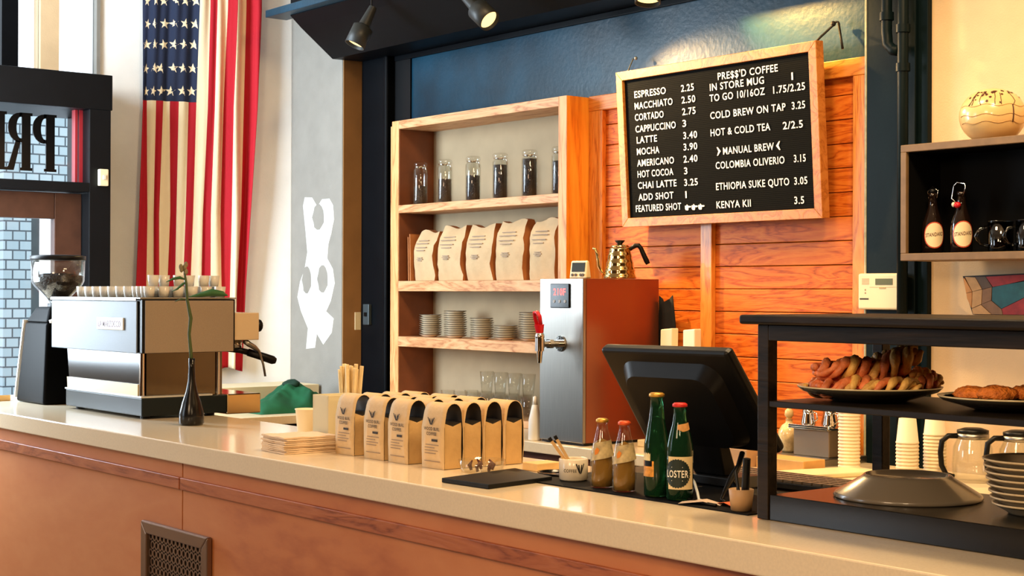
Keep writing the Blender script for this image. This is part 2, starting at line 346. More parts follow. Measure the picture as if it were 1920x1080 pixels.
pp = pt.build('primer_patch', M_primer); struct(pp, 'white primer patch on the grey wall corner')
sp = MB()
for (cx, cz, rx, rz_) in ((-7.59, 2.0, .062, .075), (-7.715, 1.64, .05, .08), (-7.54, 1.645, .055, .08)):
    sp.prism([(cx+rx*math.cos(2*PI*i/14)*(1+.12*math.sin(3*i)), cz+rz_*math.sin(2*PI*i/14)) for i in range(14)], pf, 4.6246, 4.6238)
sp.build('bare_spot', M_grey, pp)
struct(MB().box(-7.3395, -7.334, 4.632, 4.752, 0, 3.0).build('trim_1', mat('warm_lit_return', srgb(150, 108, 62), .6, noise=.1, nscale=8)), 'strip on the return of the grey corner, coloured as warmly lit')  # warm light on the return is put into this strip's colour
t2 = MB(); t2.box(-7.339, -7.10, 4.752, 4.9, 0, 2.88); t2.box(-7.10, -7.06, 4.735, 4.9, 0, 2.88)
struct(t2.build('trim_2', M_navy, bevel=.012, seg=3), 'dark navy upright beside the shelf unit')
tr3 = MB(); tr3.box(-7.06, -6.91, 4.79, 4.9, 0, 2.88); struct(tr3.build('trim_3', M_black))
# frieze, moulding and planks
fz = MB(); fz.box(-7.06, -3.79, 4.80, 4.9, 2.49, 4.0); struct(fz.build('wall_frieze', M_petrol), 'petrol blue painted band above the shelf and planks')
struct(MB().box(-7.06, -3.79, 4.785, 4.80, 2.845, 2.875).build('trim_4', M_navy, bevel=.004))
pk = MB(); z = .92; i = 0
while z < 2.43:
    pk.box(-5.42, -3.79, 4.80+.001*(i % 2), 4.9, z+.0015, min(z+.0955, 2.44)-.0015); z += .0955; i += 1
struct(pk.build('wall_planks', M_plank, bevel=.002, seg=1), 'orange pine plank wall behind the menu board')
struct(MB().box(-5.42, -3.79, 4.772, 4.80, 2.42, 2.49).build('trim_5', M_trimwood_h, bevel=.003), 'pale pine rail along the top of the planks')
struct(MB().box(-5.42, -5.325, 4.774, 4.80, .92, 2.42).build('trim_6', M_trimwood, bevel=.003), 'pine stile beside the shelf unit')
struct(MB().box(-3.865, -3.79, 4.774, 4.80, .92, 2.42).build('trim_7', M_trimwood, bevel=.003), 'pine stile beside the dark column')
struct(MB().box(-4.69, -4.622, 4.774, 4.80, .92, 2.42).build('trim_8', M_trimwood, bevel=.003), 'pine batten running down from the menu board')
cl = MB(); cl.box(-3.79, -3.56, 4.76, 4.9, 0, 4.0, 0); cl.box(-3.56, -3.515, 4.775, 4.9, 0, 4.0, 0); cl.box(-3.795, -3.785, 4.757, 4.80, 0, 4.0, 1)
struct(cl.build('trim_9', [M_teal, M_chip], bevel=.003), 'dark teal column right of the planks')
# soffit over the bar
so = MB(); so.prism([(4.80, 2.875), (4.56, 2.87), (4.356, 3.023), (4.29, 3.08), (4.29, 4.0), (4.80, 4.0)], lambda a, b, x: (x, a, b), -7.338, -3.2)
struct(so.build('ceiling_soffit', M_navy), 'dark sloping soffit over the back bar')
le = MB(); le.box(-7.50, -3.2, 4.225, 4.36, 3.085, 3.125); struct(le.build('trim_10', M_petrol, bevel=.003), 'blue ledge board along the soffit')

# outside
bm_ = MB(); bm_.box(-12.2, -11.2, 4.13, 4.34, -.1, 2.36); bm_.box(-12.2, -11.2, 4.13, 4.64, 2.36, 3.0)
brick = bpy.data.materials.new('painted_brick'); brick.use_nodes = True; nt = brick.node_tree
bt = nt.nodes.new('ShaderNodeTexBrick'); tc = nt.nodes.new('ShaderNodeTexCoord'); sx = nt.nodes.new('ShaderNodeSeparateXYZ'); cb = nt.nodes.new('ShaderNodeCombineXYZ')
nt.links.new(tc.outputs['Object'], sx.inputs[0]); nt.links.new(sx.outputs['Y'], cb.inputs['X']); nt.links.new(sx.outputs['Z'], cb.inputs['Y']); nt.links.new(cb.outputs[0], bt.inputs['Vector'])
bt.inputs['Color1'].default_value = srgb(150, 162, 164); bt.inputs['Color2'].default_value = srgb(132, 148, 152); bt.inputs['Mortar'].default_value = srgb(50, 60, 66)
bt.inputs['Scale'].default_value = 1; bt.inputs['Brick Width'].default_value = .10; bt.inputs['Row Height'].default_value = .072; bt.inputs['Mortar Size'].default_value = .006
nt.links.new(bt.outputs['Color'], nt.nodes['Principled BSDF'].inputs['Base Color'])
tag(bm_.build('brick_pier', brick), 'pale painted brick pier outside beyond the door glass', 'brick pier')
bb = MB(); bb.box(-12.6, -12.21, 4.36, 4.80, -.1, 3.0); tag(bb.build('shadow_block', mat('street_shade', srgb(60, 66, 66), .7, noise=.3, nscale=3)), 'dark block for the shadow outside next to the brick pier', 'shadow block')  # dark block put in for the shadow beside the pier
struct(MB().box(-30, -8.3, -8, 12, -.2, -.1).build('street_pavement', mat('pavement', srgb(200, 204, 206), .8)), 'pale pavement outside the door')

# ------------------------------------------------------------------ worktops
ct = thing('bar_counter', 'long bar counter with cream stone top and plywood front', 'counter')
MB().box(-7.3, 1.0, 2.305, 2.95, 1.004, 1.07).build('worktop', M_quartz, ct, bevel=.004)
MB().box(-7.2, -4.690, 2.335, 2.40, .0, 1.003).build('front_panel', M_ply, ct)
MB().box(-4.682, 1.0, 2.335, 2.40, .0, 1.003).build('front_panel', M_ply, ct)
MB().box(-7.2, -4.690, 2.322, 2.335, .912, .953).build('rail', M_rail, ct, bevel=.003)
MB().box(-4.682, 1.0, 2.322, 2.335, .912, .953).build('rail', M_rail, ct, bevel=.003)
MB().box(-7.2, 1.0, 2.40, 2.9, 0, 1.003).build('carcass', M_dark, ct)
bc = thing('back_counter', 'back counter with cream top under the shelf unit and planks', 'counter')
MB().box(-7.05, -1.0, 4.25, 4.771, .875, .92).build('worktop', M_worktop, bc, bevel=.003)
MB().box(-7.0, -1.0, 4.32, 4.76, 0, .874).build('cabinet', M_cabinet, bc)
sc_ = thing('side_counter', 'side counter with cream top under the flag', 'counter')
MB().box(-7.895, -7.06, 3.2, 4.60, .875, .92).build('worktop', M_worktop, sc_, bevel=.003)
MB().box(-7.895, -7.10, 3.22, 4.58, 0, .874).build('cabinet', M_dark, sc_)
tag(MB().box(-7.89, -7.55, 3.75, 4.61, .921, 1.045).build('cardboard_box', mat('pale_card', srgb(226, 210, 172), .8), bevel=.003), 'long pale flat box against the wall behind the green jacket', 'box')

# vent in the counter front
vt = thing('vent_grille', 'bronze vent grille set in the counter front', 'vent', (-4.7165, 2.335, .47))
Mbz = mat('bronze_paint', srgb(132, 104, 84), .32, .6)
fr = MB(); w2, h2 = .245, .31
def bar(p):  # mitred frame bar: polygon in x,z with raised bevel
    fr.prism(p, lambda a, b, dd: (a, dd, b), -.001, -.022)
bw = .042
bar([(-w2, h2), (w2, h2), (w2-bw, h2-bw), (-w2+bw, h2-bw)]); bar([(-w2, -h2), (-w2, h2), (-w2+bw, h2-bw), (-w2+bw, -h2+bw)])
bar([(w2, -h2), (w2, h2), (w2-bw, h2-bw), (w2-bw, -h2+bw)]); bar([(-w2, -h2), (w2, -h2), (w2-bw, -h2+bw), (-w2+bw, -h2+bw)])
fr.build('frame', Mbz, vt, bevel=.005)
gr = MB(); cs = .029; nx = 14; nz = 19
for r in range(nz):
    for c in range(nx):
        x = -nx*cs/2+c*cs+(cs/2 if r % 2 else 0); zz = -nz*cs/2+r*cs
        if x+cs > nx*cs/2+.001: continue
        cx, cz = x+cs/2, zz+cs/2; sq = []
        for k in range(8):
            a = 2*PI*(k+.5)/8; dx, dz = math.cos(a), math.sin(a); mm = max(abs(dx), abs(dz)); sq.append((cx+dx/mm*cs/2, cz+dz/mm*cs/2))
        ci = [(cx+math.cos(2*PI*(k+.5)/8)*cs*.30, cz+math.sin(2*PI*(k+.5)/8)*cs*.34) for k in range(8)]
        vs = [(a, -.010, b) for a, b in sq]+[(a, -.010, b) for a, b in ci]+[(a, -.007, b) for a, b in ci]
        gr.add(vs, [(k, (k+1) % 8, 8+(k+1) % 8, 8+k) for k in range(8)]+[(8+k, 8+(k+1) % 8, 16+(k+1) % 8, 16+k) for k in range(8)])
gr.build('grille', Mbz, vt)
MB().box(-w2+.01, w2-.01, -.004, -.001, -h2+.01, h2-.01).build('backing', M_dark, vt)

# ------------------------------------------------------------------ flag
LV = [(3.40, [-0.861, -0.821, -0.779, -0.737, -0.69, -0.644, -0.598, -0.541, -0.481, -0.441, -0.38, -0.334, -0.272, -0.195]),
      (3.216, [-0.861, -0.821, -0.779, -0.737, -0.69, -0.644, -0.598, -0.541, -0.481, -0.441, -0.38, -0.334, -0.272, -0.195]),
      (2.63, [-0.86, -0.835, -0.788, -0.749, -0.708, -0.659, -0.605, -0.56, -0.496, -0.453, -0.402, -0.353, -0.288, -0.217]),
      (2.01, [-0.88, -0.83, -0.795, -0.769, -0.705, -0.669, -0.618, -0.575, -0.524, -0.475, -0.418, -0.356, -0.304, -0.254]),
      (1.575, [-0.896, -0.837, -0.793, -0.766, -0.721, -0.676, -0.632, -0.589, -0.531, -0.477, -0.413, -0.361, -0.327, -0.278]),
      (1.089, [-0.906, -0.845, -0.798, -0.769, -0.727, -0.681, -0.634, -0.593, -0.533, -0.478, -0.414, -0.369, -0.337, -0.292])]   # seams along the wall at five heights
def on_wall(t, off): return (-7.9+.33*t+.944*off, 4.626+.944*t-.33*off)   # t along the slanted wall, off out from it
def flag_y(s, z):
    for (za, a), (zb, b) in zip(LV, LV[1:]):
        if z >= zb or zb == 1.089:
            t = (za-z)/(za-zb); i = min(12, int(s)); u = s-i
            f = lambda r: r[i]*(1-u)+r[i+1]*u
            return f(a)*(1-t)+f(b)*t
def flag_x(s, z):
    k = max(0, (s-6.5)/6.5)
    d = .010*math.sin(s*2.1+z*1.3)+.006*math.sin(s*4.7-z*2.0)+.040*k*math.sin(s*3.3+1.0*z)+.014*k*math.sin(s*7.0+z*2)+.02*k
    return .05+d
fl = MB(); NU, NZ = 13*6, 70; top, bot = 3.36, 1.12
vs = []; fs = []
for j in range(NZ+1):
    z = top+(bot-top)*j/NZ
    for i in range(NU+1):
        s = i/6; vs.append(on_wall(flag_y(min(s, 12.999), z), flag_x(s, z))+(z+.012*math.sin(s*1.3)*(1 if j == NZ else 0),))
for j in range(NZ):
    zc = top+(bot-top)*(j+.5)/NZ
    for i in range(NU):
        st = i//6; m = 2 if (st < 7 and zc > 2.648) else (0 if st % 2 == 0 else 1)
        fl.add([], [], 0); fl.f.append([j*(NU+1)+i, j*(NU+1)+i+1, (j+1)*(NU+1)+i+1, (j+1)*(NU+1)+i]); fl.m.append(m); fl.s.append(True)
fl.v = vs
fo = fl.build('flag', [mat('red_cotton', srgb(176, 12, 32), .8, bump=.2, bscale=200), mat('cream_cotton', srgb(240, 222, 184), .8, bump=.2, bscale=200), mat('navy_cotton', srgb(26, 38, 66), .8, bump=.2, bscale=200)])
tag(fo, 'large red, white and blue flag hanging in folds on the wall', 'flag')
sm = fo.modifiers.new('cloth', 'SOLIDIFY'); sm.thickness = .003; sm.offset = -1
STARS = [[(-0.837, 3.22), (-0.791, 3.223), (-0.745, 3.226), (-0.677, 3.23), (-0.622, 3.234), (-0.563, 3.238)], [(-0.834, 3.09), (-0.8, 3.092), (-0.739, 3.097), (-0.688, 3.1), (-0.625, 3.103), (-0.567, 3.106)], [(-0.839, 2.973), (-0.796, 2.975), (-0.744, 2.977), (-0.688, 2.98), (-0.63, 2.984), (-0.574, 2.987)], [(-0.842, 2.836), (-0.798, 2.839), (-0.761, 2.841), (-0.691, 2.845), (-0.636, 2.847), (-0.58, 2.85)], [(-0.841, 2.707), (-0.803, 2.709), (-0.756, 2.711), (-0.706, 2.713), (-0.64, 2.716), (-0.586, 2.719)]]
def s_of(y, z):
    a, b = 0., 12.99
    for _ in range(24):
        m = (a+b)/2
        if flag_y(m, z) < y: a = m
        else: b = m
    return a
for row in STARS:
    for (y, z) in row:
        rot = random.uniform(-.25, .25); pts = []; R_ = .031
        wy = .55 if y < -.78 and random.random() < .6 else .92
        for k in range(10):
            r = R_ if k % 2 == 0 else R_*.40; a = PI/2+rot+k*PI/5
            yy = max(-.858, y+wy*r*math.cos(a)); zz = z+r*math.sin(a); pts.append(on_wall(yy, flag_x(s_of(yy, zz), zz)+.004)+(zz,))
        c = on_wall(y, flag_x(s_of(y, z), z)+.005)+(z,)
        MB().add([c]+pts, [(0, 1+k, 1+(k+1) % 10) for k in range(10)]).build('star', MATS['cream_cotton'], fo)

# ------------------------------------------------------------------ shelf unit and what stands on it
su = thing('shelf_unit', 'tall open pine shelf unit with pale front edges', 'shelf')
b = MB(); b.box(-6.864, -6.80, 4.64, 4.885, .921, 2.486, 0); b.box(-6.905, -6.864, 4.66, 4.885, .921, 2.464, 0); b.build('side_panel', M_shelf_v, su, bevel=.002)
M_warmlit = wood('warm_lit_pine_side', srgb(204, 112, 26), srgb(234, 152, 44), srgb(244, 170, 58), (8, 8, .7), .45, wave=1.2, dist=4)  # warm lamplight on the right side put into the wood colour
b = MB(); b.box(-5.481, -5.423, 4.64, 4.80, .921, 2.486, 0); b.box(-5.423, -5.4215, 4.642, 4.80, .921, 2.486, 1); b.build('side_panel', [M_shelf_v, M_warmlit], su)
MB().box(-6.80, -5.481, 4.64, 4.885, 2.441, 2.486).build('top_panel', M_shelf_h, su, bevel=.002)
for z0, z1 in ((1.992, 2.034), (1.576, 1.630), (1.282, 1.335), (.921, .955)):
    MB().box(-6.80, -5.481, 4.64, 4.885, z0, z1).build('shelf', M_shelf_h, su, bevel=.002)
MB().box(-6.80, -5.481, 4.868, 4.886, .955, 2.441).build('back_panel', M_recess, su)
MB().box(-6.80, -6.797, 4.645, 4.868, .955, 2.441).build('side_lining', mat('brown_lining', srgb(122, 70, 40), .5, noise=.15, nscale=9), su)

jn = ['empty-looking far left glass jar in the shadow of the top shelf', 'second glass jar from the left on the top shelf, half full of pale beans', 'third glass jar from the left on the top shelf, three fifths full', 'fourth glass jar from the left on the top shelf, nearly full',
      'fifth glass jar from the left on the top shelf, filled to the neck', 'rightmost glass jar on the top shelf, cut off by the upright']
Mb2 = mat('pale_beans', srgb(70, 50, 34), .6, noise=.4, nscale=150, bump=1., bscale=150)
for (x, lv, l) in zip((-6.713, -6.491, -6.246, -6.022, -5.791, -5.565), (.10, .125, .13, .17, .185, .16), jn):
    t = thing('glass_jar', l, 'jar', (x, 4.72, 2.0345), group='bean jars on the top shelf')
    R_ = .040
    MB().lathe([(0, .001), (R_-.003, .001), (R_, .006), (R_, .185), (R_-.010, .197), (R_-.010, .204), (R_-.0135, .204), (R_-.0135, .196), (R_-.0035, .184), (R_-.0035, .008), (0, .006)], n=24).build('body', M_jar, t)
    MB().lathe([(0, .0085), (R_-.006, .0085), (R_-.006, lv), (0, lv+.004)], n=18).build('beans', M_beans if lv > .126 else Mb2, t)
    lid = MB().lathe([(0, .2045), (R_-.004, .2045), (R_-.002, .212), (R_-.003, .222), (R_-.010, .228), (0, .230)], n=24).build('lid', M_jar, t)
    MB().lathe([(R_-.012, .1995), (R_-.006, .1995), (R_-.006, .204), (R_-.012, .204)], n=20, closed=True).tube([(R_-.002, 0, .205), (R_+.006, .004, .19), (R_+.004, .008, .17)], .0022, 6).build('wire_clip', M_chrome, lid)

def shelf_bag(w, h, dep, seed):
    rnd = random.Random(seed); m = MB(); nx, nz = 8, 10
    def pt(u, v, front):
        x = (u-.5)*w; z = v*h
        t = (1-.62*max(0, (v-.66)/.34)**1.6)*(.86+.14*math.sin(PI*min(1, v*1.15)))
        y = (-dep/2 if front else dep/2)*t*(1 if not front else 1+.05*math.sin(u*PI)*math.sin(v*PI))
        x += .006*math.sin(v*9+seed)*(.5+u); x *= 1-.05*max(0, (v-.8)/.2)
        z += (.010*math.sin(u*6+seed) if v > .95 else 0); y += rnd.uniform(-.0035, .0035)-.012*math.sin(u*PI)*math.sin(min(1, v*1.2)*PI)*(1 if front else -1)
        return (x, y, z)
    F = [[pt(i/nx, j/nz, True) for i in range(nx+1)] for j in range(nz+1)]; B = [[pt(i/nx, j/nz, False) for i in range(nx+1)] for j in range(nz+1)]
    vs = [p for r in F for p in r]+[p for r in B for p in r]; o = (nx+1)*(nz+1); fs = []; q = lambda j, i: j*(nx+1)+i
    for j in range(nz):
        for i in range(nx): fs.append((q(j, i), q(j, i+1), q(j+1, i+1), q(j+1, i))); fs.append((o+q(j, i+1), o+q(j, i), o+q(j+1, i), o+q(j+1, i+1)))
    m.add(vs, fs, 0, True)
    sd = []; 
    for i in (0, nx):
        for j in range(nz): sd.append((q(j, i), q(j+1, i), o+q(j+1, i), o+q(j, i)))
    m.add(vs, sd, 1, True)
    m.add(vs, [tuple(q(0, i) for i in range(nx+1))+tuple(o+q(0, i) for i in range(nx, -1, -1))]+[(q(nz, i), q(nz, i+1), o+q(nz, i+1), o+q(nz, i)) for i in range(nx)], 1)
    return m
bl = ['leftmost full paper coffee bag on the second shelf', 'second full paper coffee bag from the left on the second shelf', 'middle paper coffee bag of the five full ones on the second shelf', 'fourth paper coffee bag on the second shelf, with a rounded dark top', 'rightmost paper coffee bag on the second shelf, by the upright']
for i, (x0, x1, h, l) in enumerate(((-6.735, -6.545, .262, bl[0]), (-6.52, -6.30, .278, bl[1]), (-6.275, -6.05, .276, bl[2]), (-6.03, -5.80, .292, bl[3]), (-5.765, -5.56, .290, bl[4]))):
    t = thing('paper_coffee_bag', l, 'coffee bag', ((x0+x1)/2, 4.755, 1.6315), group='paper coffee bags on the second shelf')
    wd = (x1-x0)*.92
    shelf_bag(wd, h, .128, i).build('bag', [M_paper2, M_side], t)
    pr = MB()
    for k, (zz, ww) in enumerate(((.80, .5), (.74, .62), (.66, .55), (.60, .4), (.45, .24), (.42, .3), (.39, .2))):
        yy = -.0665*(1-.62*max(0, (zz-.66)/.34)**1.6)*(.86+.14*math.sin(PI*min(1, zz*1.15)))-.0135*math.sin(min(1, zz*1.2)*PI)-.003; pr.box(-wd*ww/2-.01, wd*ww/2-.01, yy-.001, yy+.004, h*zz, h*zz+.004)
    pr.build('print', M_inklt, t)
for x, h, l in ((-6.765, .235, 'folded flat brown paper bag leaning at the far left of the second shelf'), (-6.748, .25, 'flat brown paper bag between the folded one and the first full bag')):
    tag(MB().hexa([(x, 4.68, 1.6315), (x+.008, 4.68, 1.6315), (x+.008, 4.84, 1.6315), (x, 4.84, 1.6315), (x-.006, 4.68, 1.63+h), (x+.0, 4.68, 1.63+h), (x+.0, 4.84, 1.63+h), (x-.006, 4.84, 1.63+h)]).build('flat_paper_bag', M_side), l, 'paper bag')

def ordinal(n): return ['bottom', 'second', 'third', 'fourth', 'fifth', 'sixth', 'seventh', 'eighth', 'ninth', 'tenth', 'eleventh', 'twelfth', 'thirteenth', 'fourteenth', 'fifteenth', 'sixteenth', 'seventeenth', 'eighteenth', 'nineteenth', 'twentieth', 'twenty-first', 'twenty-second'][n]
def place_in(i, n): return 'topmost' if i == n-1 else ('bottom' if i == 0 else ordinal(i)+' from the bottom')
sm_ = MB().lathe([(0, 0), (.032, 0), (.036, .004), (.057, .013), (.059, .0155), (.056, .0155), (.034, .0065), (0, .005)], n=28)
s0 = sm_.build('saucer', M_cer); rim0 = MB().lathe([(.0575, .0128), (.0597, .0150), (.0594, .0162), (.0575, .0160)], n=28, closed=True).build('rim', M_cerd, s0)
first = True
for (x, n, nm) in ((-6.615, 10, 'leftmost'), (-6.395, 12, 'second'), (-6.168, 9, 'third'), (-5.975, 6, 'lowest'), (-5.775, 12, 'rightmost')):
    for i in range(n):
        lab = '%s saucer of the %s stack on the third shelf' % (place_in(i, n), nm)
        loc = (x+random.uniform(-.002, .002), 4.72+random.uniform(-.002, .002), 1.3355+i*.0113)
        if first: o = s0; o.location = loc; o['category'] = 'saucer'; first = False
        else: o = dup(s0, loc)
        o['label'] = lab; o['group'] = 'saucers on the third shelf'; o['category'] = 'saucer'

g0 = MB().lathe([(0, 0), (.026, 0), (.036, .11), (.0345, .11), (.025, .006), (0, .006)], n=20).build('drinking_glass', M_jar)
gl = []
for r, (y, xs) in enumerate(((4.70, (-6.43, -6.32, -6.21, -6.10, -5.99, -5.88, -5.77)), (4.80, (-6.36, -6.25, -6.14, -6.03, -5.92)))):
    for k, x in enumerate(xs): gl.append((x, y, .9555, '%s drinking glass from the left in the %s row on the bottom shelf' % (['first', 'second', 'third', 'fourth', 'fifth', 'sixth', 'seventh'][k], 'front' if r == 0 else 'rear')))
for k, x in enumerate((-6.15, -6.04, -5.93, -5.82)): gl.append((x, 4.70+(.0), 1.0665, '%s upper drinking glass from the left, standing on the front row' % ['first', 'second', 'third', 'fourth'][k]))
xs_up = (-6.10, -5.99, -5.88, -5.77)
for i, (x, y, z, l) in enumerate(gl):
    if z > 1: x = xs_up[i-12]
    o = g0 if i == 0 else dup(g0, (x, y, z)); o.location = (x, y, z)
    tag(o, l, 'glass', 'drinking glasses on the bottom shelf')

# ------------------------------------------------------------------ boiler and what stands on it
bo = thing('water_boiler', 'tall steel hot water boiler with red tap lever', 'boiler', (-5.043, 4.287, .92))
hw = .1435
MB().box(-hw, hw, 0, .018, .012, .711).build('front_panel', M_steel, bo, bevel=.003)
MB().box(-hw+.002, hw-.001, .019, .445, .012, .711).build('housing', M_plankrefl, bo, bevel=.003)
b = MB()
for x in (-.12, .12):
    for y in (.04, .40): b.cyl((x, y, .0005), (x, y, .012), .016)
b.box(-hw+.006, hw-.006, .01, .44, .003, .012)
b.build('foot', M_blackp, bo)
ds = MB().box(-.065, .06, -.007, -.0005, .585, .69).build('display', M_blackg, bo, bevel=.003)
Mled = mat('red_led', srgb(255, 40, 40), .4, emit=(1, .05, .04, 1), estr=4.0)
b = MB(); text(b, '210F', lambda x, y: (-.042+x, -.0076, .640+y), .08, .030); b.build('digits', Mled, ds)
b = MB()
for k in range(3): b.cyl((-.038+k*.036, -.007, .613), (-.038+k*.036, -.0095, .613), .007, n=10)
b.build('button', mat('grey_button', srgb(150, 150, 150), .4), ds)
tp = MB(); tp.cyl((0, -.001, .432), (0, -.006, .432), .034); tp.cyl((0, -.006, .432), (0, -.05, .432), .015); tp.cyl((0, -.05, .432), (0, -.072, .432), .021, n=6, smooth=False); tp.cyl((0, -.072, .432), (0, -.10, .432), .013)
tp.cyl((0, -.118, .402), (0, -.118, .462), .021); tp.cyl((0, -.118, .352), (0, -.118, .402), .009, .014); tp.ball((0, -.118, .464), .022)
tap = tp.build('tap', M_chrome, bo)
lv = MB(); lv.cyl((0, -.118, .48), (0, -.122, .515), .016, .022); lv.tube([(-.012, -.122, .51), (-.018, -.13, .545), (-.014, -.136, .565), (.004, -.138, .568), (.016, -.132, .55), (.013, -.124, .512)], .0085, 8)
lv.build('lever', M_red, tap)

tm = thing('kitchen_timer', 'small cream digital kitchen timer on the boiler', 'timer', (-5.055, 4.40, 1.632), rz=.25)
MB().hexa([(-.045, -.012, .001), (.045, -.012, .001), (.045, .03, .001), (-.045, .03, .001), (-.043, 0, .078), (.043, 0, .078), (.043, .016, .078), (-.043, .016, .078)]).build('case', M_plast, tm, bevel=.006)
MB().hexa([(-.034, -.0095, .030), (.034, -.0095, .030), (.034, -.004, .030), (-.034, -.004, .030), (-.034, -.0035, .070), (.034, -.0035, .070), (.034, .002, .070), (-.034, .002, .070)]).build('screen', mat('lcd_dark', srgb(40, 44, 42), .2), tm)
b = MB()
for x in (-.028, -.010, .016, .028): b.cyl((x, -.009, .016), (x, -.0145, .017), .0062, n=10)
b.build('button', mat('brown_button', srgb(70, 58, 40), .5), tm)

kt = thing('gooseneck_kettle', 'ribbed brass coloured gooseneck kettle with black handle on the boiler', 'kettle', (-4.985, 4.575, 1.632), rz=math.radians(51.5))
Mket = mat('warm_steel', srgb(214, 188, 130), .12, 1.)
prof = [(0, .001), (.070, .001), (.073, .004)]
for k in range(25):
    t = k/24; r = .073-.027*t; prof.append((r*(1-.035*(.5-.5*math.cos(t*2*PI*4))), .006+t*.128))
prof += [(.040, .138), (0, .139)]
body = MB(); n = 32; body.lathe(prof, n=n)
for i, v in enumerate(body.v):
    a = math.atan2(v[1], v[0]); k = 1+.018*math.cos(a*11); body.v[i] = (v[0]*k, v[1]*k, v[2])
body.build('body', Mket, kt)
MB().lathe([(.041, .1395), (.041, .145), (.030, .150), (.0, .152)], n=24).build('lid', Mket, kt)
MB().lathe([(.010, .1515), (.012, .155), (.022, .166), (.022, .169), (0, .170)], n=20).build('lid_knob', M_blackp, kt)
sp_ = [(-.068, 0, .018), (-.080, 0, .028), (-.092, 0, .055), (-.096, 0, .085), (-.10, 0, .112), (-.108, 0, .130), (-.118, 0, .136)]
MB().tube(sp_, [.009, .008, .0075, .007, .0065, .006, .0055], 10).build('spout', Mket, kt)
MB().tube([(.042, 0, .125), (.052, 0, .136), (.068, 0, .146), (.082, 0, .147), (.092, 0, .135), (.104, 0, .108), (.118, 0, .078), (.124, 0, .066)], [.006, .009, .011, .011, .010, .011, .012, .010], 10).build('handle', M_blackp, kt)

# ------------------------------------------------------------------ espresso machine
em = thing('espresso_machine', 'boxy two-group espresso machine with grey back panel facing the customers', 'coffee machine', (-5.60, 2.613, 1.07))
M_mgrey = mat('satin_grey_panel', srgb(112, 122, 134), .5, 0, noise=.04, nscale=200)
M_mtaupe = mat('satin_taupe_panel', srgb(142, 126, 108), .45, .1, noise=.05, nscale=200)
MB().box(-.885, 0, .002, .408, .257, .470).build('upper_body', M_blackp, em, bevel=.003)
bpn = MB().box(-.890, -.034, -.006, .0, .256, .462).build('back_panel', M_mgrey, em, bevel=.003)
MB().box(.0, .006, .012, .398, .258, .464).build('side_panel', M_mtaupe, em, bevel=.002)
MB().box(-.895, .002, -.008, .412, .4705, .476).box(-.895, -.034, -.010, -.006, .463, .473).build('top_tray', M_steel, em, bevel=.001)
lg = MB().box(-.40, -.145, -.013, -.006, .345, .395).build('badge', M_letter, bpn, bevel=.003)
b = MB(); b.box(-.39, -.155, -.0136, -.013, .352, .388); b.build('badge_field', mat('pale_badge', srgb(205, 200, 196), .4), lg)
b = MB(); text(b, 'LA MARZOCCO', lambda x, y: (-.380+x, -.0142, .357+y), .215, .026); b.build('lettering', mat('maroon_ink', srgb(92, 30, 40), .5), lg)
# waist
MB().hexa([(-.72, .008, .085), (-.03, .008, .085), (-.03, .36, .085), (-.72, .36, .085), (-.75, .008, .256), (-.03, .008, .256), (-.03, .36, .256), (-.75, .36, .256)]).build('waist_panel', M_blackg, em)
MB().hexa([(-.722, -.002, .088), (-.03, -.002, .088), (-.03, .0075, .088), (-.722, .0075, .088), (-.728, -.002, .135), (-.03, -.002, .135), (-.03, .0075, .135), (-.728, .0075, .135)]).build('splash_strip', M_plast, em)
MB().box(-.029, -.020, .03, .36, .085, .256).build('mirror_panel', mat('dim_mirror', srgb(92, 84, 76), .06, 1.), em)
b = MB(); b.cyl((-.022, .012, .085), (-.022, .012, .256), .011); b.build('corner_post', M_chrome, em); b = MB(); b.cyl((-.02, .34, .085), (-.02, .34, .256), .010); b.build('corner_post', M_chrome, em)
MB().box(-.735, .012, -.004, .365, .012, .083).build('base', mat('dark_green_black', srgb(14, 24, 27), .35, spec=.25), em, bevel=.004)
MB().box(-.738, .014, -.007, .30, .0835, .090).build('base_lip', mat('pale_steel_lip', srgb(196, 204, 206), .3, .6), em)
b = MB()
for x in (-.68, -.05):
    for y in (.04, .32): b.cyl((x, y, .0005), (x, y, .012), .02)
b.build('foot', M_blackp, em)
MB().box(-.72, .013, .366, .520, .004, .085).build('drip_tray', mat('brass_chrome', srgb(190, 164, 124), .12, 1.), em, bevel=.004)
MB().box(-.80, -.012, .410, .525, .302, .414).build('group_housing', mat('cream_metal', srgb(206, 184, 150), .4, .2), em, bevel=.003)
MB().lathe([(0, 0), (.022, 0), (.026, .006), (.026, .022), (.020, .028), (0, .028)], (-.05, .526, .360), n=12, axis=(0, 1, 0)).build('steam_knob', M_blackp, em)
b = MB(); b.lathe([(0, .27), (.035, .27), (.035, .30), (0, .30)], (-.09, .45, 0), n=20); b.build('group_head', M_chrome, em)
pf_ = MB(); pf_.tube([(-.09, .42, .262), (-.075, .47, .258), (-.06, .50, .250)], [.010, .012, .013], 10); pf_.tube([(-.06, .50, .250), (-.045, .55, .234), (-.03, .60, .216), (-.027, .612, .212)], [.016, .017, .018, .012], 12)
pf_.build('portafilter', M_blackp, em)
MB().tube([(-.04, .47, .30), (-.035, .49, .285), (-.03, .515, .27), (-.03, .535, .255), (-.03, .555, .20), (-.03, .565, .15)], [.012, .012, .011, .006, .005, .005], 8).build('steam_wand', M_steel, em)

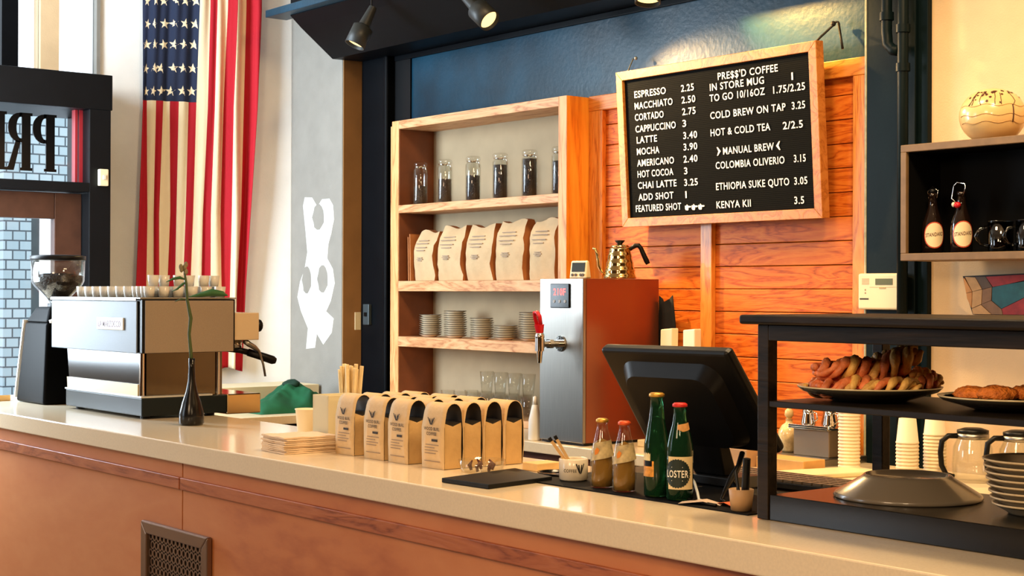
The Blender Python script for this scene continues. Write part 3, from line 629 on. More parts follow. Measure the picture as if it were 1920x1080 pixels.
sg = MB().lathe([(0, .0), (.019, .0), (.024, .044), (.022, .044), (.018, .004), (0, .004)], n=14)
g1 = None
Mshot = mat('pale_pressed_glass', srgb(250, 246, 234), .08, trans=.35, ior=1.35, coat=.3)
rows = [('row by the grey panel', [(-6.30+.078*k, 2.665) for k in range(9)]), ('row by the taupe panel', [(-5.645, 2.665+.062*k) for k in range(6)]), ('second row behind the grey panel', [(-6.27+.078*k, 2.745) for k in range(8)]), ('second row behind the taupe panel', [(-5.705, 2.66+.062*k) for k in range(6)])]
for nm, pts in rows:
    for k, (x, y) in enumerate(pts):
        z = 1.5465
        lab = '%s espresso glass of the %s on the machine' % (['first', 'second', 'third', 'fourth', 'fifth', 'sixth', 'seventh', 'eighth', 'ninth'][k], nm)
        if g1 is None: g1 = sg.build('espresso_glass', Mshot); o = g1
        else: o = dup(g1, (x, y, z))
        o.location = (x, y, z); o.rotation_euler = (0, 0, 0); tag(o, lab, 'glass', 'espresso glasses on the machine')
for k in range(6):
    x, y = -5.66-.02*(k % 2), 2.69+.055*k
    o = dup(g1, (x, y, 1.5465+.0445)); tag(o, '%s espresso glass of the upper layer by the taupe side panel' % ['first', 'second', 'third', 'fourth', 'fifth', 'sixth'][k], 'glass', 'espresso glasses on the machine')

# ------------------------------------------------------------------ grinder
gd = thing('coffee_grinder', 'black coffee grinder with clear bean hopper beside the espresso machine', 'grinder', (-6.70, 2.72, 1.07))
b = MB(); b.hexa([(-.16, -.13, .002), (.16, -.13, .002), (.16, .13, .002), (-.16, .13, .002), (-.13, -.10, .36), (.12, -.10, .36), (.12, .11, .36), (-.13, .11, .36)])
b.hexa([(-.13, -.10, .36), (.12, -.10, .36), (.12, .11, .36), (-.13, .11, .36), (-.075, -.07, .43), (.08, -.07, .43), (.08, .08, .43), (-.075, .08, .43)])
b.build('body', mat('grinder_black', srgb(4, 5, 6), .5, spec=.08), gd, bevel=.012, seg=3)
b = MB(); b.hexa([(-.172, -.135, .02), (-.161, -.135, .02), (-.161, .0, .02), (-.172, .0, .02), (-.142, -.106, .37), (-.131, -.106, .37), (-.131, 0, .37), (-.142, 0, .37)]); b.build('lit_edge_strip', mat('daylit_edge', srgb(235, 238, 240), .3, .2), gd)  # pale strip: daylight along the left edge put into the colour
b = MB(); b.lathe([(0, .36), (.014, .36), (.018, .372), (0, .38)], (.17, -.09, 0), n=12); b.build('adjust_knob', M_letter, gd)
b = MB(); b.lathe([(.045, .43), (.045, .445), (.0, .445)], (0, 0, 0), n=20); b.build('collar', M_blackp, gd)
b = MB(); b.lathe([(.035, .446), (.055, .470), (.106, .525), (.116, .545), (.119, .640), (.116, .640), (.113, .547), (.104, .528), (.053, .473), (.033, .448)], n=32, closed=True); b.build('hopper', M_jar, gd)
MB().lathe([(0, .640), (.122, .640), (.122, .658), (.10, .662), (0, .664)], n=32).build('hopper_lid', M_blackp, gd)
MB().lathe([(0, .452), (.034, .452), (.052, .475), (.102, .530), (.111, .548), (.111, .568), (.06, .580), (0, .577)], n=28).build('beans', M_beans, gd)

# ------------------------------------------------------------------ vase with stem
va = thing('bud_vase', 'slim black bud vase with one green stem on the counter', 'vase', (-5.258, 2.655, 1.07))
MB().lathe([(0, .001), (.040, .001), (.047, .008), (.046, .045), (.036, .085), (.022, .125), (.014, .165), (.0115, .215), (.0125, .25), (.010, .25), (.008, .215), (0, .20)], n=24).build('vase', mat('vase_black', srgb(12, 10, 9), .22, spec=.4), va)
Mst = mat('stem_green', srgb(58, 74, 34), .6); Mlf = mat('leaf_green', srgb(44, 88, 36), .55); Mbud = mat('dried_bud', srgb(120, 108, 76), .7, noise=.3, nscale=60)
q = lambda a, z: (-.02*0+a*.623, -a*-.782, z)   # a sideways, z up
stem = MB(); stem.tube([q(0, .21), q(-.004, .28), q(-.010, .34), q(-.004, .40), q(-.018, .47), q(-.022, .53), q(-.028, .572)], [.0075, .007, .006, .0075, .0055, .005, .004], 8)
so_ = stem.build('stem', Mst, va)
def leaf(pts, wds):
    m = MB(); n = len(pts); P = [Vector(p) for p in pts]; vs = []
    for i, p in enumerate(P):
        t = (P[min(i+1, n-1)]-P[max(i-1, 0)]).normalized(); s_ = t.cross(Vector((-.78, .62, 0))).normalized()
        vs += [p+s_*wds[i], p-s_*wds[i], p+Vector((.78, -.62, 0))*wds[i]*.5]
    fs = []
    for i in range(n-1):
        for a, b_ in ((0, 2), (2, 1), (1, 0)): fs.append((i*3+a, i*3+b_, i*3+3+b_, i*3+3+a))
    m.add(vs, fs, 0, True); return m
leaf([q(-.024, .545), q(-.045, .552), q(-.07, .548), q(-.098, .535)], [.002, .006, .005, .001]).build('leaf', Mlf, va)
leaf([q(-.022, .535), q(-.035, .528), q(-.055, .51), q(-.075, .50)], [.002, .005, .004, .001]).build('leaf', Mlf, va)
leaf([q(-.012, .48), q(.03, .488), q(.075, .497), q(.115, .492), q(.135, .485)], [.001, .008, .014, .010, .001]).build('leaf', Mlf, va)
leaf([q(-.016, .47), q(-.04, .472), q(-.065, .462)], [.001, .004, .001]).build('leaf', Mst, va)
b = MB()
for k in range(7): b.ball((q(-.030+.006*math.cos(k*2), .578+.010*(k % 3))[0], q(-.030+.008*math.cos(k*1.7), 0)[1]+.006*math.sin(k*2.3), .574+.009*(k % 4)), (.008, .008, .012), 8, k=5)
b.build('bud', Mbud, va)

# ------------------------------------------------------------------ green jacket on the side counter
def clump(d):
    return 1+.16*math.sin(d.x*5+d.z*3)+.12*math.sin(d.y*7+1.5)+.08*math.sin(d.x*11-d.y*5)
from mathutils import noise as _mn
jk = MB(); nu, nv = 56, 34; V_ = []
for j in range(nv+1):
    for i in range(nu+1):
        u = i/nu; v = j/nv; yy = 4.03+.55*u; xx = -7.54+.36*v
        env = (math.sin(PI*u)**.42)*(math.sin(PI*v)**.5)
        n1 = 1-2.2*abs(_mn.noise(Vector((u*2.6+v*1.1, v*1.6-u*.6, 1.7)))); n2 = 1-2.4*abs(_mn.noise(Vector((u*6.0-v*3, v*3.2, 4.1)))); n3 = _mn.noise(Vector((u*15+v*8, v*8, 7.7)))
        hh = env*(.062+.052*n1+.022*n2+.012*n3+.045*math.exp(-((u-.55)/.17)**2))*(1.08-.30*u)
        V_.append((xx, yy, .9212+max(0, hh)))
jk.add(V_, [(j*(nu+1)+i, j*(nu+1)+i+1, (j+1)*(nu+1)+i+1, (j+1)*(nu+1)+i) for j in range(nv) for i in range(nu)], 0, True)
jk.add([(p[0], p[1], .9206) for p in V_], [(j*(nu+1)+i, j*(nu+1)+i+1, (j+1)*(nu+1)+i+1, (j+1)*(nu+1)+i) for j in range(nv) for i in range(nu)], 0, True)
jt = tag(jk.build('green_jacket', M_green), 'dark green jacket dropped in a heap on the side counter', 'jacket')
cm = MB(); cm.ball((-7.37, 4.325, 1.065), (.05, .05, .024), 22, k=10, fn=lambda d: 1+.10*math.sin(d.y*5+1)+.06*math.sin(d.x*9)); cm.build('collar', mat('green_collar', srgb(10, 50, 34), .8), jt)

# ------------------------------------------------------------------ small things on the bar counter
pc = MB().lathe([(0, .001), (.028, .001), (.029, .003), (.0375, .088), (.0395, .089), (.0395, .092), (.036, .092), (.0275, .005), (0, .005)], (0, 0, 0), n=28)
tag(pc.build('paper_cup', M_cup, loc=(-4.655, 2.79, 1.0705)), 'single white paper cup standing behind the napkin stack', 'cup')
# napkins
npk = MB(); gk = 6; vs = []
for j in range(gk+1):
    for i in range(gk+1): vs.append((-.082+.164*i/gk, -.092+.184*j/gk, .0048+.0012*math.sin(i*1.7+j*2.1)))
F_ = [(j*(gk+1)+i, j*(gk+1)+i+1, (j+1)*(gk+1)+i+1, (j+1)*(gk+1)+i) for j in range(gk) for i in range(gk)]
npk.add(vs, F_, 0, True); o2 = [(a, b_, .0002) for a, b_, c in vs]; npk.add(o2, F_, 0)
ed = [i for i in range(gk)]; 
def qd(j, i): return j*(gk+1)+i
sd = [(qd(0, i), qd(0, i+1), qd(0, i+1)+49, qd(0, i)+49) for i in range(gk)]+[(qd(gk, i), qd(gk, i+1), qd(gk, i+1)+49, qd(gk, i)+49) for i in range(gk)]+[(qd(i, 0), qd(i+1, 0), qd(i+1, 0)+49, qd(i, 0)+49) for i in range(gk)]+[(qd(i, gk), qd(i+1, gk), qd(i+1, gk)+49, qd(i, gk)+49) for i in range(gk)]
npk.add(vs+o2, sd, 0)
n0 = None
for k in range(9):
    loc = (-4.20+random.uniform(-.004, .004), 2.495+random.uniform(-.004, .004), 1.0705+k*.0058); rz = random.uniform(-.03, .03)-.06
    if n0 is None: n0 = npk.build('paper_napkin', M_nap); o = n0; o.location = loc; o.rotation_euler = (0, 0, rz)
    else: o = dup(n0, loc, rz)
    tag(o, '%s folded napkin in the napkin stack on the counter' % place_in(k, 9), 'napkin', 'napkins stacked on the counter')
# frosted holder, straw cup, straws
fh = thing('frosted_holder', 'tall translucent plastic lid holder left of the coffee bags', 'holder', (-4.245, 2.675, 1.0705))
b = MB(); b.box(-.06, -.055, -.07, .07, 0, .168); b.box(.03, .035, -.07, .07, 0, .168); b.box(-.055, .03, -.07, -.065, 0, .168); b.box(-.055, .03, .065, .07, 0, .168); b.box(-.055, .03, -.065, .065, 0, .004)
b.build('box', M_frost, fh, bevel=.001)
l0 = None
for k in range(20):
    b = MB().lathe([(.042, 0), (.044, .002), (.036, .006), (0, .006)], n=24) if l0 is None else None
    lab = '%s cup lid inside the translucent holder' % place_in(k, 20)
    if l0 is None: l0 = b.build('cup_lid', mat('pale_lid', srgb(242, 234, 208), .4)); o = l0; o.location = (-4.257, 2.675, 1.0755)
    else: o = dup(l0, (-4.257, 2.675, 1.0755+k*.0075))
    tag(o, lab, 'lid', 'cup lids in the holder')
sc2 = thing('straw_cup', 'clear straw cup with dark blue rim behind the coffee bags', 'cup', (-4.395, 2.80, 1.0705))
MB().lathe([(0, .0), (.034, .0), (.040, .148), (.0375, .148), (.032, .004), (0, .004)], n=24).build('cup', M_jar, sc2)
MB().lathe([(.041, .138), (.0435, .138), (.0435, .152), (.041, .152)], n=24, closed=True).build('rim', mat('blue_rim', srgb(24, 28, 72), .3), sc2)
st0 = None; k = 0
for a in range(5):
    for r in range(4):
        ang = -1.2+a*.62+r*.3; rad = .010+.007*r; dx = rad*math.cos(ang*2.1); dy = rad*math.sin(ang*2.1)
        ln = .235+.018*((a*3+r*5) % 4)/3
        if st0 is None: st0 = MB().box(-.0062, .0062, -.0035, .0035, 0, .24).build('wrapped_straw', mat('straw_paper', srgb(238, 216, 168), .7, noise=.08, nscale=50), bevel=.001)
        o = st0 if k == 0 else dup(st0, (0, 0, 0))
        o.location = (-4.395+dx*.8, 2.80+dy*.8, 1.0755); o.rotation_euler = (-dy*2.6, dx*2.6, ang); o.scale = (1, 1, ln/.24)
        tag(o, 'paper wrapped straw in the bundle of the blue rimmed straw cup', 'straw', 'wrapped straws in the cup'); k += 1

# retail coffee bags
def retail_bag(w, d, h):
    sh = MB(); prof = [(-d/2, 0), (-d/2-.003, h*.3), (-d/2-.001, h*.62), (-d/2+.003, h*.74)]
    for k in range(1, 10):
        t = k/10; a = PI*(1-t); prof.append((.003+(d/2-.002)*math.cos(a)*.97, h*.76+(h*.24)*math.sin(a)**.8))
    prof += [(d/2, h*.72), (d/2+.002, h*.6), (d/2+.002, h*.3), (d/2, 0)]
    n = len(prof); th = .0016; inner = []
    for i, (y, z) in enumerate(prof):
        a = prof[max(i-1, 0)]; c = prof[min(i+1, n-1)]; t = Vector((c[0]-a[0], c[1]-a[1])).normalized(); inner.append((y+t.y*th, max(0.001, z-t.x*th)))
    nx = 5; vs = []
    for L_ in (prof, inner):
        for i in range(nx+1):
            x = -w/2+w*i/nx
            for (y, z) in L_: vs.append((x+.001*math.sin(z*60), y+.0015*math.sin(i*2.3+z*40), z))
    fs = []; o = (nx+1)*n
    for i in range(nx):
        for k in range(n-1):
            fs.append((i*n+k, (i+1)*n+k, (i+1)*n+k+1, i*n+k+1))
    sh.add(vs, [(o+i*n+k, o+i*n+k+1, o+(i+1)*n+k+1, o+(i+1)*n+k) for i in range(nx) for k in range(n-1)], 1, True)
    for i in (0, nx):
        for k in range(n-1): fs.append((i*n+k, i*n+k+1, o+i*n+k+1, o+i*n+k))
    sh.add(vs, fs, 0, True)
    gs = MB(); zt = h*.70; g = d/2-.003
    for sgn in (-1, 1):
        x0 = sgn*(w/2-.002); m = 6; rows = []
        for (z, dx) in ((.001, 0), (h*.35, .0015), (zt-.012, 0), (zt, .002), (zt+.004, .030), (zt+.002, .050)):
            row = []
            for k in range(m+1):
                t = k/m*2-1; tip = (.010*(1-abs(t)) if abs(z-zt) < 1e-6 else 0); wd = g if z < h*.78 else (g*.80 if z < h*.85 else g*.45)
                row.append((x0-sgn*dx, t*wd, z-tip))
            rows.append(row)
        vs = [p for r in rows for p in r]
        for lo, hi, mm in ((0, 3, 0), (3, 5, 1)):
            gs.add(vs, [(j*(m+1)+k, j*(m+1)+k+1, (j+1)*(m+1)+k+1, (j+1)*(m+1)+k) for j in range(lo, hi) for k in range(m)], mm, True)
    gs.box(-w/2+.004, w/2-.004, -g, g, .0008, .004)
    return sh, gs
M_gus = mat('kraft_gusset', srgb(196, 160, 106), .75, noise=.08, nscale=20, bump=.3, bscale=40)
W_, D_, H_ = .104, .066, .186
bag0 = thing('coffee_bag', 'x', 'coffee bag', group='retail coffee bags on the counter')
shm, gsm = retail_bag(W_, D_, H_)
M_shadelining = mat('shade_dark_lining', srgb(46, 40, 32), .5)  # lining darkened so the bag openings and inward folds look shaded
shm.build('pouch', [M_paper, M_shadelining], bag0); gsm.build('gusset', [M_gus, M_shadelining], bag0)
pr = MB(); yb = -D_/2-.0046
text(pr, 'WOOD BURL', lambda x, y: (-.038+x, yb+.0006, .108+y), .072, .0095); text(pr, 'COFFEE', lambda x, y: (-.026+x, yb+.0004, .094+y), .046, .0095)
for sgn in (-1, 1):
    pr.prism([(0, .124), (sgn*.004, .124), (sgn*.016, .144), (sgn*.014, .145), (sgn*.006, .134), (sgn*.007, .142), (sgn*.005, .142), (sgn*.002, .131)], lambda a, b_, y: (a-.006, y, b_), yb+.001, yb+.002)
pr.box(-.002, .024, yb-.0001, yb+.001, .077, .0835)
pr.build('print', M_ink, bag0)
pr = MB()
for k, (zz, x0, x1) in enumerate(((.066, -.03, .03), (.058, -.034, .010), (.050, -.034, .026), (.042, -.034, .016), (.020, -.036, .036))): pr.box(x0, x1, yb+.0002, yb+.001, zz, zz+.002)
pr.build('fine_print', M_inklt, bag0)
first = True
cols = (-4.020, -3.858, -3.728, -3.556)
for r in range(4):
    for c in range(4):
        jx = random.uniform(-.008, .008) if r else 0; loc = (cols[c]+jx+(.002*r), 2.580+.0725*r+(.0 if r else 0)+random.uniform(-.001, .001), 1.0705)
        lab = '%s coffee bag from the left in the %s of bags on the counter' % (['first', 'second', 'third', 'fourth'][c], ['front row', 'second row', 'third row', 'rear row'][r])
        if first: o = bag0; o.location = loc; first = False
        else: o = dup(bag0, loc, random.uniform(-.025, .025))
        o['label'] = lab

# slate tray, pen tray, dish, wood block
sl = MB(); P4 = [(-3.28, 2.378), (-3.093, 2.390), (-3.130, 2.632), (-3.345, 2.678)]
sl.prism(P4, lambda a, b_, z: (a, b_, z), 1.0705, 1.0825); tag(sl.build('slate_board', mat('slate', srgb(17, 17, 17), .5, spec=.25, noise=.15, nscale=60), bevel=.002), 'black slate board lying on the counter before the coffee cup', 'board')
tag(MB().lathe([(0, 0), (.07, 0), (.074, .004), (.074, .008), (.068, .008), (.066, .003), (0, .003)], n=28, sx=1, sy=.8).build('black_saucer', M_blackg, loc=(-3.215, 2.735, 1.0705)), 'low oval black dish behind the slate board', 'dish')
gd_ = thing('glass_dish', 'shallow clear glass dish in front of the rightmost coffee bags', 'dish', (-3.395, 2.60, 1.0705))
MB().lathe([(0, 0), (.052, 0), (.060, .006), (.066, .036), (.063, .036), (.057, .008), (.05, .004), (0, .004)], n=28).build('bowl', M_jar, gd_)
tt = MB()
for k in range(5):
    a = k*1.3; tt.tube([(.03*math.cos(a), .03*math.sin(a), .006), (.035*math.cos(a), .035*math.sin(a), .02), (.028*math.cos(a+.4), .028*math.sin(a+.4), .034)], [.004, .006, .002], 6)
tt.build('dried_petals', mat('dried_dark', srgb(84, 40, 30), .7), gd_)
tag(MB().box(-.032, .032, -.045, .045, 0, .022).build('wood_block', mat('pale_block', srgb(222, 186, 128), .6, noise=.06, nscale=30), loc=(-3.345, 2.775, 1.0705), bevel=.002), 'pale wooden block beside the rear right coffee bag', 'block')
tag(MB().box(-3.20, -2.375, 2.572, 2.93, 1.0702, 1.0735).build('bar_mat', M_rubber), 'black rubber bar mat under the bottles and register', 'mat')

# coffee cup with stirrers
cu_ = thing('coffee_mug', 'cream straight-sided cup printed COFFEE on the bar mat', 'cup', (-3.09, 2.672, 1.074))
MB().lathe([(0, 0), (.034, 0), (.038, .004), (.039, .056), (.0365, .058), (.0345, .056), (.034, .008), (0, .006)], n=32).build('cup', M_cer, cu_)
b = MB()
def wrap(R, a0, z0):   # wraps lettering around an upright cylinder
    return lambda x, y: ((R)*math.sin(a0+x/R), -(R)*math.cos(a0+x/R), z0+y)
ac = math.radians(51)-.18
text(b, 'COFFEE', wrap(.0394, ac-.55, .024), .036, .0085)
b.build('lettering', M_ink, cu_)
b = MB(); wv = wrap(.0396, ac+.62, .020)
for sgn in (-1, 1):
    pl = [(0, .0), (sgn*.004, .003), (sgn*.013, .026), (sgn*.010, .027), (sgn*.005, .014), (sgn*.006, .024), (sgn*.003, .024), (sgn*.001, .010)]
    b.add([wv(x, y) for x, y in pl], [list(range(len(pl)))], 0)
b.build('antler_mark', mat('black_ink', srgb(24, 22, 24), .6), cu_)
for k, (dx, tilt, l) in enumerate(((-.012, -.62, 'tilted wooden stirrer nearer the boiler in the COFFEE cup'), (.004, -.52, 'tilted wooden stirrer on the right in the COFFEE cup'))):
    s_ = thing('stirrer', l, 'stirrer', (-3.082+dx, 2.680-dx*.5, 1.083), group='stirrers in the coffee cup'); s_.rotation_euler = (.06, tilt, math.radians(51))
    MB().box(-.004, .004, -.004, .004, 0, .115).build('stick', mat('stirrer_wood', srgb(206, 168, 112), .6), s_); MB().box(-.0045, .0045, -.0045, .0045, .1152, .126).build('tip', M_blackp, s_)

# bottles
def bottle(name, label, loc, prof, glass, liquid, capm, h, lv):
    t = thing(name, label, 'bottle', loc)
    inn = [(max(r-.003, 0), z) for r, z in prof]
    if liquid:
        MB().lathe([(0, .004)]+[(max(r-.0035, .001), max(z, .004)) for r, z in prof if z < lv and r > 0]+[(0, lv)], n=24).build('drink', liquid, t)
    MB().lathe([(0, 0)]+prof+[(0, prof[-1][1])], n=28).build('glass', glass, t)
    r = prof[-1][0]
    b = MB(); n = 21; vs = []
    b.lathe([(r+.0005, h-.006), (r+.003, h-.005), (r+.0025, h+.001), (r-.002, h+.004), (0, h+.0045)], n=21); b.build('cap', capm, t); return t
p_s = [(.026, 0), (.0300, .004), (.0310, .03), (.0305, .06), (.0285, .085), (.0235, .115), (.0170, .140), (.0135, .155), (.0125, .166), (.0135, .167), (.0135, .172)]
Mamb = mat('amber_drink', srgb(150, 112, 52), .25, trans=.25, ior=1.3)
Mcapg = mat('gold_cap', srgb(206, 160, 72), .35, .7); Mcapo = mat('orange_cap', srgb(214, 84, 40), .4, .3); Mcapr = mat('red_cap', srgb(206, 44, 40), .4, .2)
Mlab = mat('faded_label', srgb(176, 158, 116), .6, noise=.35, nscale=60)
def label_wrap(t, name, R0, R1, z0, z1, a0, a1, m, slant=0., n=12):
    b = MB(); vs = []
    for k in range(n+1):
        a = a0+(a1-a0)*k/n; dz = slant*(k/n-.5)
        for (R, z) in ((R0, z0+dz), (R1, z1+dz*.6)): vs.append((R*math.sin(a), -R*math.cos(a), z))
    for k in range(n+1):
        a = a0+(a1-a0)*k/n; dz = slant*(k/n-.5)
        for (R, z) in ((R0-.0006, z0+dz), (R1-.0006, z1+dz*.6)): vs.append((R*math.sin(a), -R*math.cos(a), z))
    o = 2*(n+1)
    fs = [(2*k, 2*k+2, 2*k+3, 2*k+1) for k in range(n)]+[(o+2*k, o+2*k+1, o+2*k+3, o+2*k+2) for k in range(n)]
    b.add(vs, fs, 0, True); return b.build(name, m, t)
A51 = math.radians(48)
for x, y, capm, l in ((-2.932, 2.632, Mcapg, 'small bottle of cloudy amber drink with gold cap beside the COFFEE cup'), (-2.838, 2.622, Mcapo, 'small bottle of cloudy amber drink with orange cap beside the tall green bottle')):
    t = bottle('soda_bottle', l, (x, y, 1.074), p_s, M_jar, Mamb, capm, .172, .125)
    lb = label_wrap(t, 'neck_label', .0312, .0235, .075, .118, A51-1.3, A51+1.3, Mlab, slant=.016)
    b = MB(); b.prism([(-.006, .084), (.002, .088), (.006, .098), (0, .104), (-.006, .096)], lambda a, b_, r: (r*math.sin(A51-.45+a/.028), -r*math.cos(A51-.45+a/.028), b_), .0300, .0306); b.build('orange_motif', mat('orange_motif', srgb(214, 128, 40), .6), lb)
p_t = [(.0275, 0), (.031, .004), (.031, .115), (.0305, .128), (.026, .155), (.0205, .185), (.0165, .215), (.0150, .240), (.0165, .241), (.0165, .249)]
t = bottle('tall_bottle', 'tallest green glass bottle with gold cap beside the register', (-2.722, 2.622, 1.074), p_t, M_gbottle, mat('pale_green_drink', srgb(96, 130, 100), .1, trans=.7, ior=1.3), Mcapg, .249, .20)
label_wrap(t, 'side_label', .0316, .0316, .050, .088, A51-1.5, A51-.25, mat('yellow_red_label', srgb(214, 148, 58), .5, noise=.5, nscale=55))
label_wrap(t, 'black_label', .0318, .0318, .075, .088, A51-1.2, A51-.4, M_blackp)
label_wrap(t, 'cream_label', .0316, .0300, .089, .128, A51-1.5, A51-.55, mat('cream_label', srgb(214, 200, 150), .6, noise=.3, nscale=40))
p_g = [(.029, 0), (.0325, .004), (.0325, .118), (.0315, .132), (.026, .158), (.019, .183), (.0155, .205), (.0145, .222), (.0155, .223), (.0155, .229)]
t = bottle('green_bottle', 'dark green bottle with red cap and round cream-bordered badge label', (-2.640, 2.620, 1.074), p_g, M_gbottle, mat('deep_green_drink', srgb(14, 44, 26), .1, trans=.3, ior=1.3), Mcapr, .229, .20)
lb = label_wrap(t, 'main_label', .0331, .0331, .028, .106, A51-1.0, A51+1.1, mat('pale_label', srgb(216, 196, 148), .6))
b = MB(); R = .0334; cz = .066; fnw = lambda x, y: (R*math.sin(A51-.25+x/R), -R*math.cos(A51-.25+x/R), cz+y)
pl = [((.033+(.0022 if k % 2 else 0))*math.cos(2*PI*k/64), (.033+(.0022 if k % 2 else 0))*math.sin(2*PI*k/64)) for k in range(64)]
for k in range(64):
    a0 = pl[k]; a1 = pl[(k+1) % 64]; prev = (0, 0)
    for s_ in (.25, .5, .75, 1.):
        q0 = (a0[0]*s_, a0[1]*s_); q1 = (a1[0]*s_, a1[1]*s_); p0 = (a0[0]*(s_-.25), a0[1]*(s_-.25)); p1 = (a1[0]*(s_-.25), a1[1]*(s_-.25))
        b.add([fnw(*p0), fnw(*q0), fnw(*q1), fnw(*p1)], [(0, 1, 2, 3)])
bd = b.build('badge', mat('badge_dark', srgb(24, 40, 36), .5), lb)
b = MB(); R = .0337
text(b, 'LOSTER', lambda x, y: (R*math.sin(A51-.25+(x-.0285)/R), -R*math.cos(A51-.25+(x-.0285)/R), cz-.009+y), .057, .0175)
for zz in (-.018, .014): b.add([(R*math.sin(A51-.25+a/R), -R*math.cos(A51-.25+a/R), cz+zz+dz) for a, dz in ((-.014, 0), (.014, 0), (.014, .002), (-.014, .002))], [(0, 1, 2, 3)])
b.build('lettering', M_letter, bd)
label_wrap(t, 'neck_label', .0240, .0205, .166, .184, A51-.3, A51+1.3, mat('orange_label', srgb(206, 150, 86), .6, noise=.15, nscale=90), slant=.008)

# ------------------------------------------------------------------ menu board
mb = thing('menu_board', 'oak framed black letter board menu hanging on the planks', 'menu board', (-5.101, 4.745, 1.868))
mb.rotation_euler = (math.radians(3.6), 0, 0)
BW, BH = 1.149, .694
b = MB(); fw_ = .040
def fbar(p): b.prism(p, lambda x, z, y: (x, y, z), -.045, 0)
fbar([(-.005, BH), (BW, BH), (BW-fw_, BH-fw_), (fw_-.005, BH-fw_)]); fbar([(-.005, 0), (BW, 0), (BW-fw_, fw_), (fw_-.005, fw_)])
fbar([(-.005, 0), (-.005, BH), (fw_-.005, BH-fw_), (fw_-.005, fw_)]); fbar([(BW, 0), (BW, BH), (BW-fw_, BH-fw_), (BW-fw_, fw_)])
b.build('frame', M_frame, mb, bevel=.002)
b = MB(); z = fw_-.002
while z < BH-fw_+.002:
    b.box(fw_-.007, BW-fw_+.002, -.030, -.010, z, min(z+.0068, BH-fw_+.002)); z += .0078
b.box(fw_-.007, BW-fw_+.002, -.027, -.009, fw_-.002, BH-fw_+.002)
b.build('felt_board', M_felt, mb)
for (t, x, z, wd) in MENU:
    b = MB(); xx = x+z*.045-.002; text(b, t, lambda u, v: (xx+u, -.0325, z+v), wd, .0305)
    b.build('menu_lettering', M_letter, mb)
b = MB()
for k in range(3):   # three pointing hands
    x0 = .384+k*.040; z0 = .067
    b.prism([(0, 0), (.004, -.004), (.016, -.005), (.019, -.001), (.017, .003), (.033, .004), (.034, .008), (.018, .009), (.015, .011), (.011, .014), (.008, .010), (0, .010)], lambda a, c, y: (x0+a*1.06, y, z0+c*1.4), -.0325, -.0305)
b.build('pointing_hands', M_letter, mb)
b = MB()
for (x0, sg_) in ((.585, 1), (.935, -1)):
    b.prism([(0, .030), (sg_*.004, .030), (sg_*.017, .015), (sg_*.004, 0), (0, 0), (sg_*.007, .015)], lambda a, c, y: (x0+a*1.3, y, .282+c*1.2), -.0325, -.0305)
b.build('arrow_marks', M_letter, mb)
Mwire = mat('dark_wire', srgb(38, 34, 30), .5, .5)
hk = MB(); hk.tube([(.035, .03, .735+.02), (.03, 0, .70), (.025, -.02, .694)], .003, 6, 0); hk.ball((.036, .045, .757), .008, 8, k=5); hk.build('hanging_wire', mat('pale_wire', srgb(150, 150, 140), .4, .6), mb)
hk = MB(); hk.tube([(BW-.02, -.02, .692), (BW-.012, .0, .71), (BW+.006, .058, .757), (BW+.016, .062, .768), (BW+.03, .062, .764)], .0045, 6); hk.ball((BW+.006, .058, .762), .011, 8, k=5); hk.tube([(BW+.034, .055, .762), (BW+.055, .04, .70), (BW+.07, .03, .655)], .005, 6)
hk.build('hanging_wire', Mwire, mb)

# apron and two upright cream posts behind the register
ap = MB(); ap.add([], [])
vs = []; nu, nv = 6, 10
for j in range(nv+1):
    for i in range(nu+1):
        u, v = i/nu, j/nv; vs.append((-4.905+(.075+.12*v)*(u-.2), 4.752+.012*math.sin(u*8+v*2), 1.56-.62*v-.03*math.sin(PI*u)*(1-v)))
ap.add(vs, [(j*(nu+1)+i, j*(nu+1)+i+1, (j+1)*(nu+1)+i+1, (j+1)*(nu+1)+i) for j in range(nv) for i in range(nu)], 0, True)
ao = ap.build('black_apron', mat('black_cloth', srgb(16, 16, 18), .85)); tag(ao, 'black apron hanging on the planks behind the boiler', 'apron')
md = ao.modifiers.new('cloth', 'SOLIDIFY'); md.thickness = .008
ps = thing('pour_over_stand', 'brewing stand with two cream uprights behind the register', 'stand', (-4.60, 4.56, .92))
MB().box(-.17, .17, -.08, .08, .0005, .03).build('base', M_plast, ps, bevel=.004)
for x, tl in ((-.07, .012), (.075, 0)):
    MB().hexa([(x-.034, -.02, .03), (x+.034, -.02, .03), (x+.034, .02, .03), (x-.034, .02, .03), (x-.034+tl, -.02, .497), (x+.034+tl, -.02, .503), (x+.034+tl, .02, .503), (x-.034+tl, .02, .497)]).build('upright', mat('cream_lacquer', srgb(236, 224, 190), .4), ps, bevel=.004)
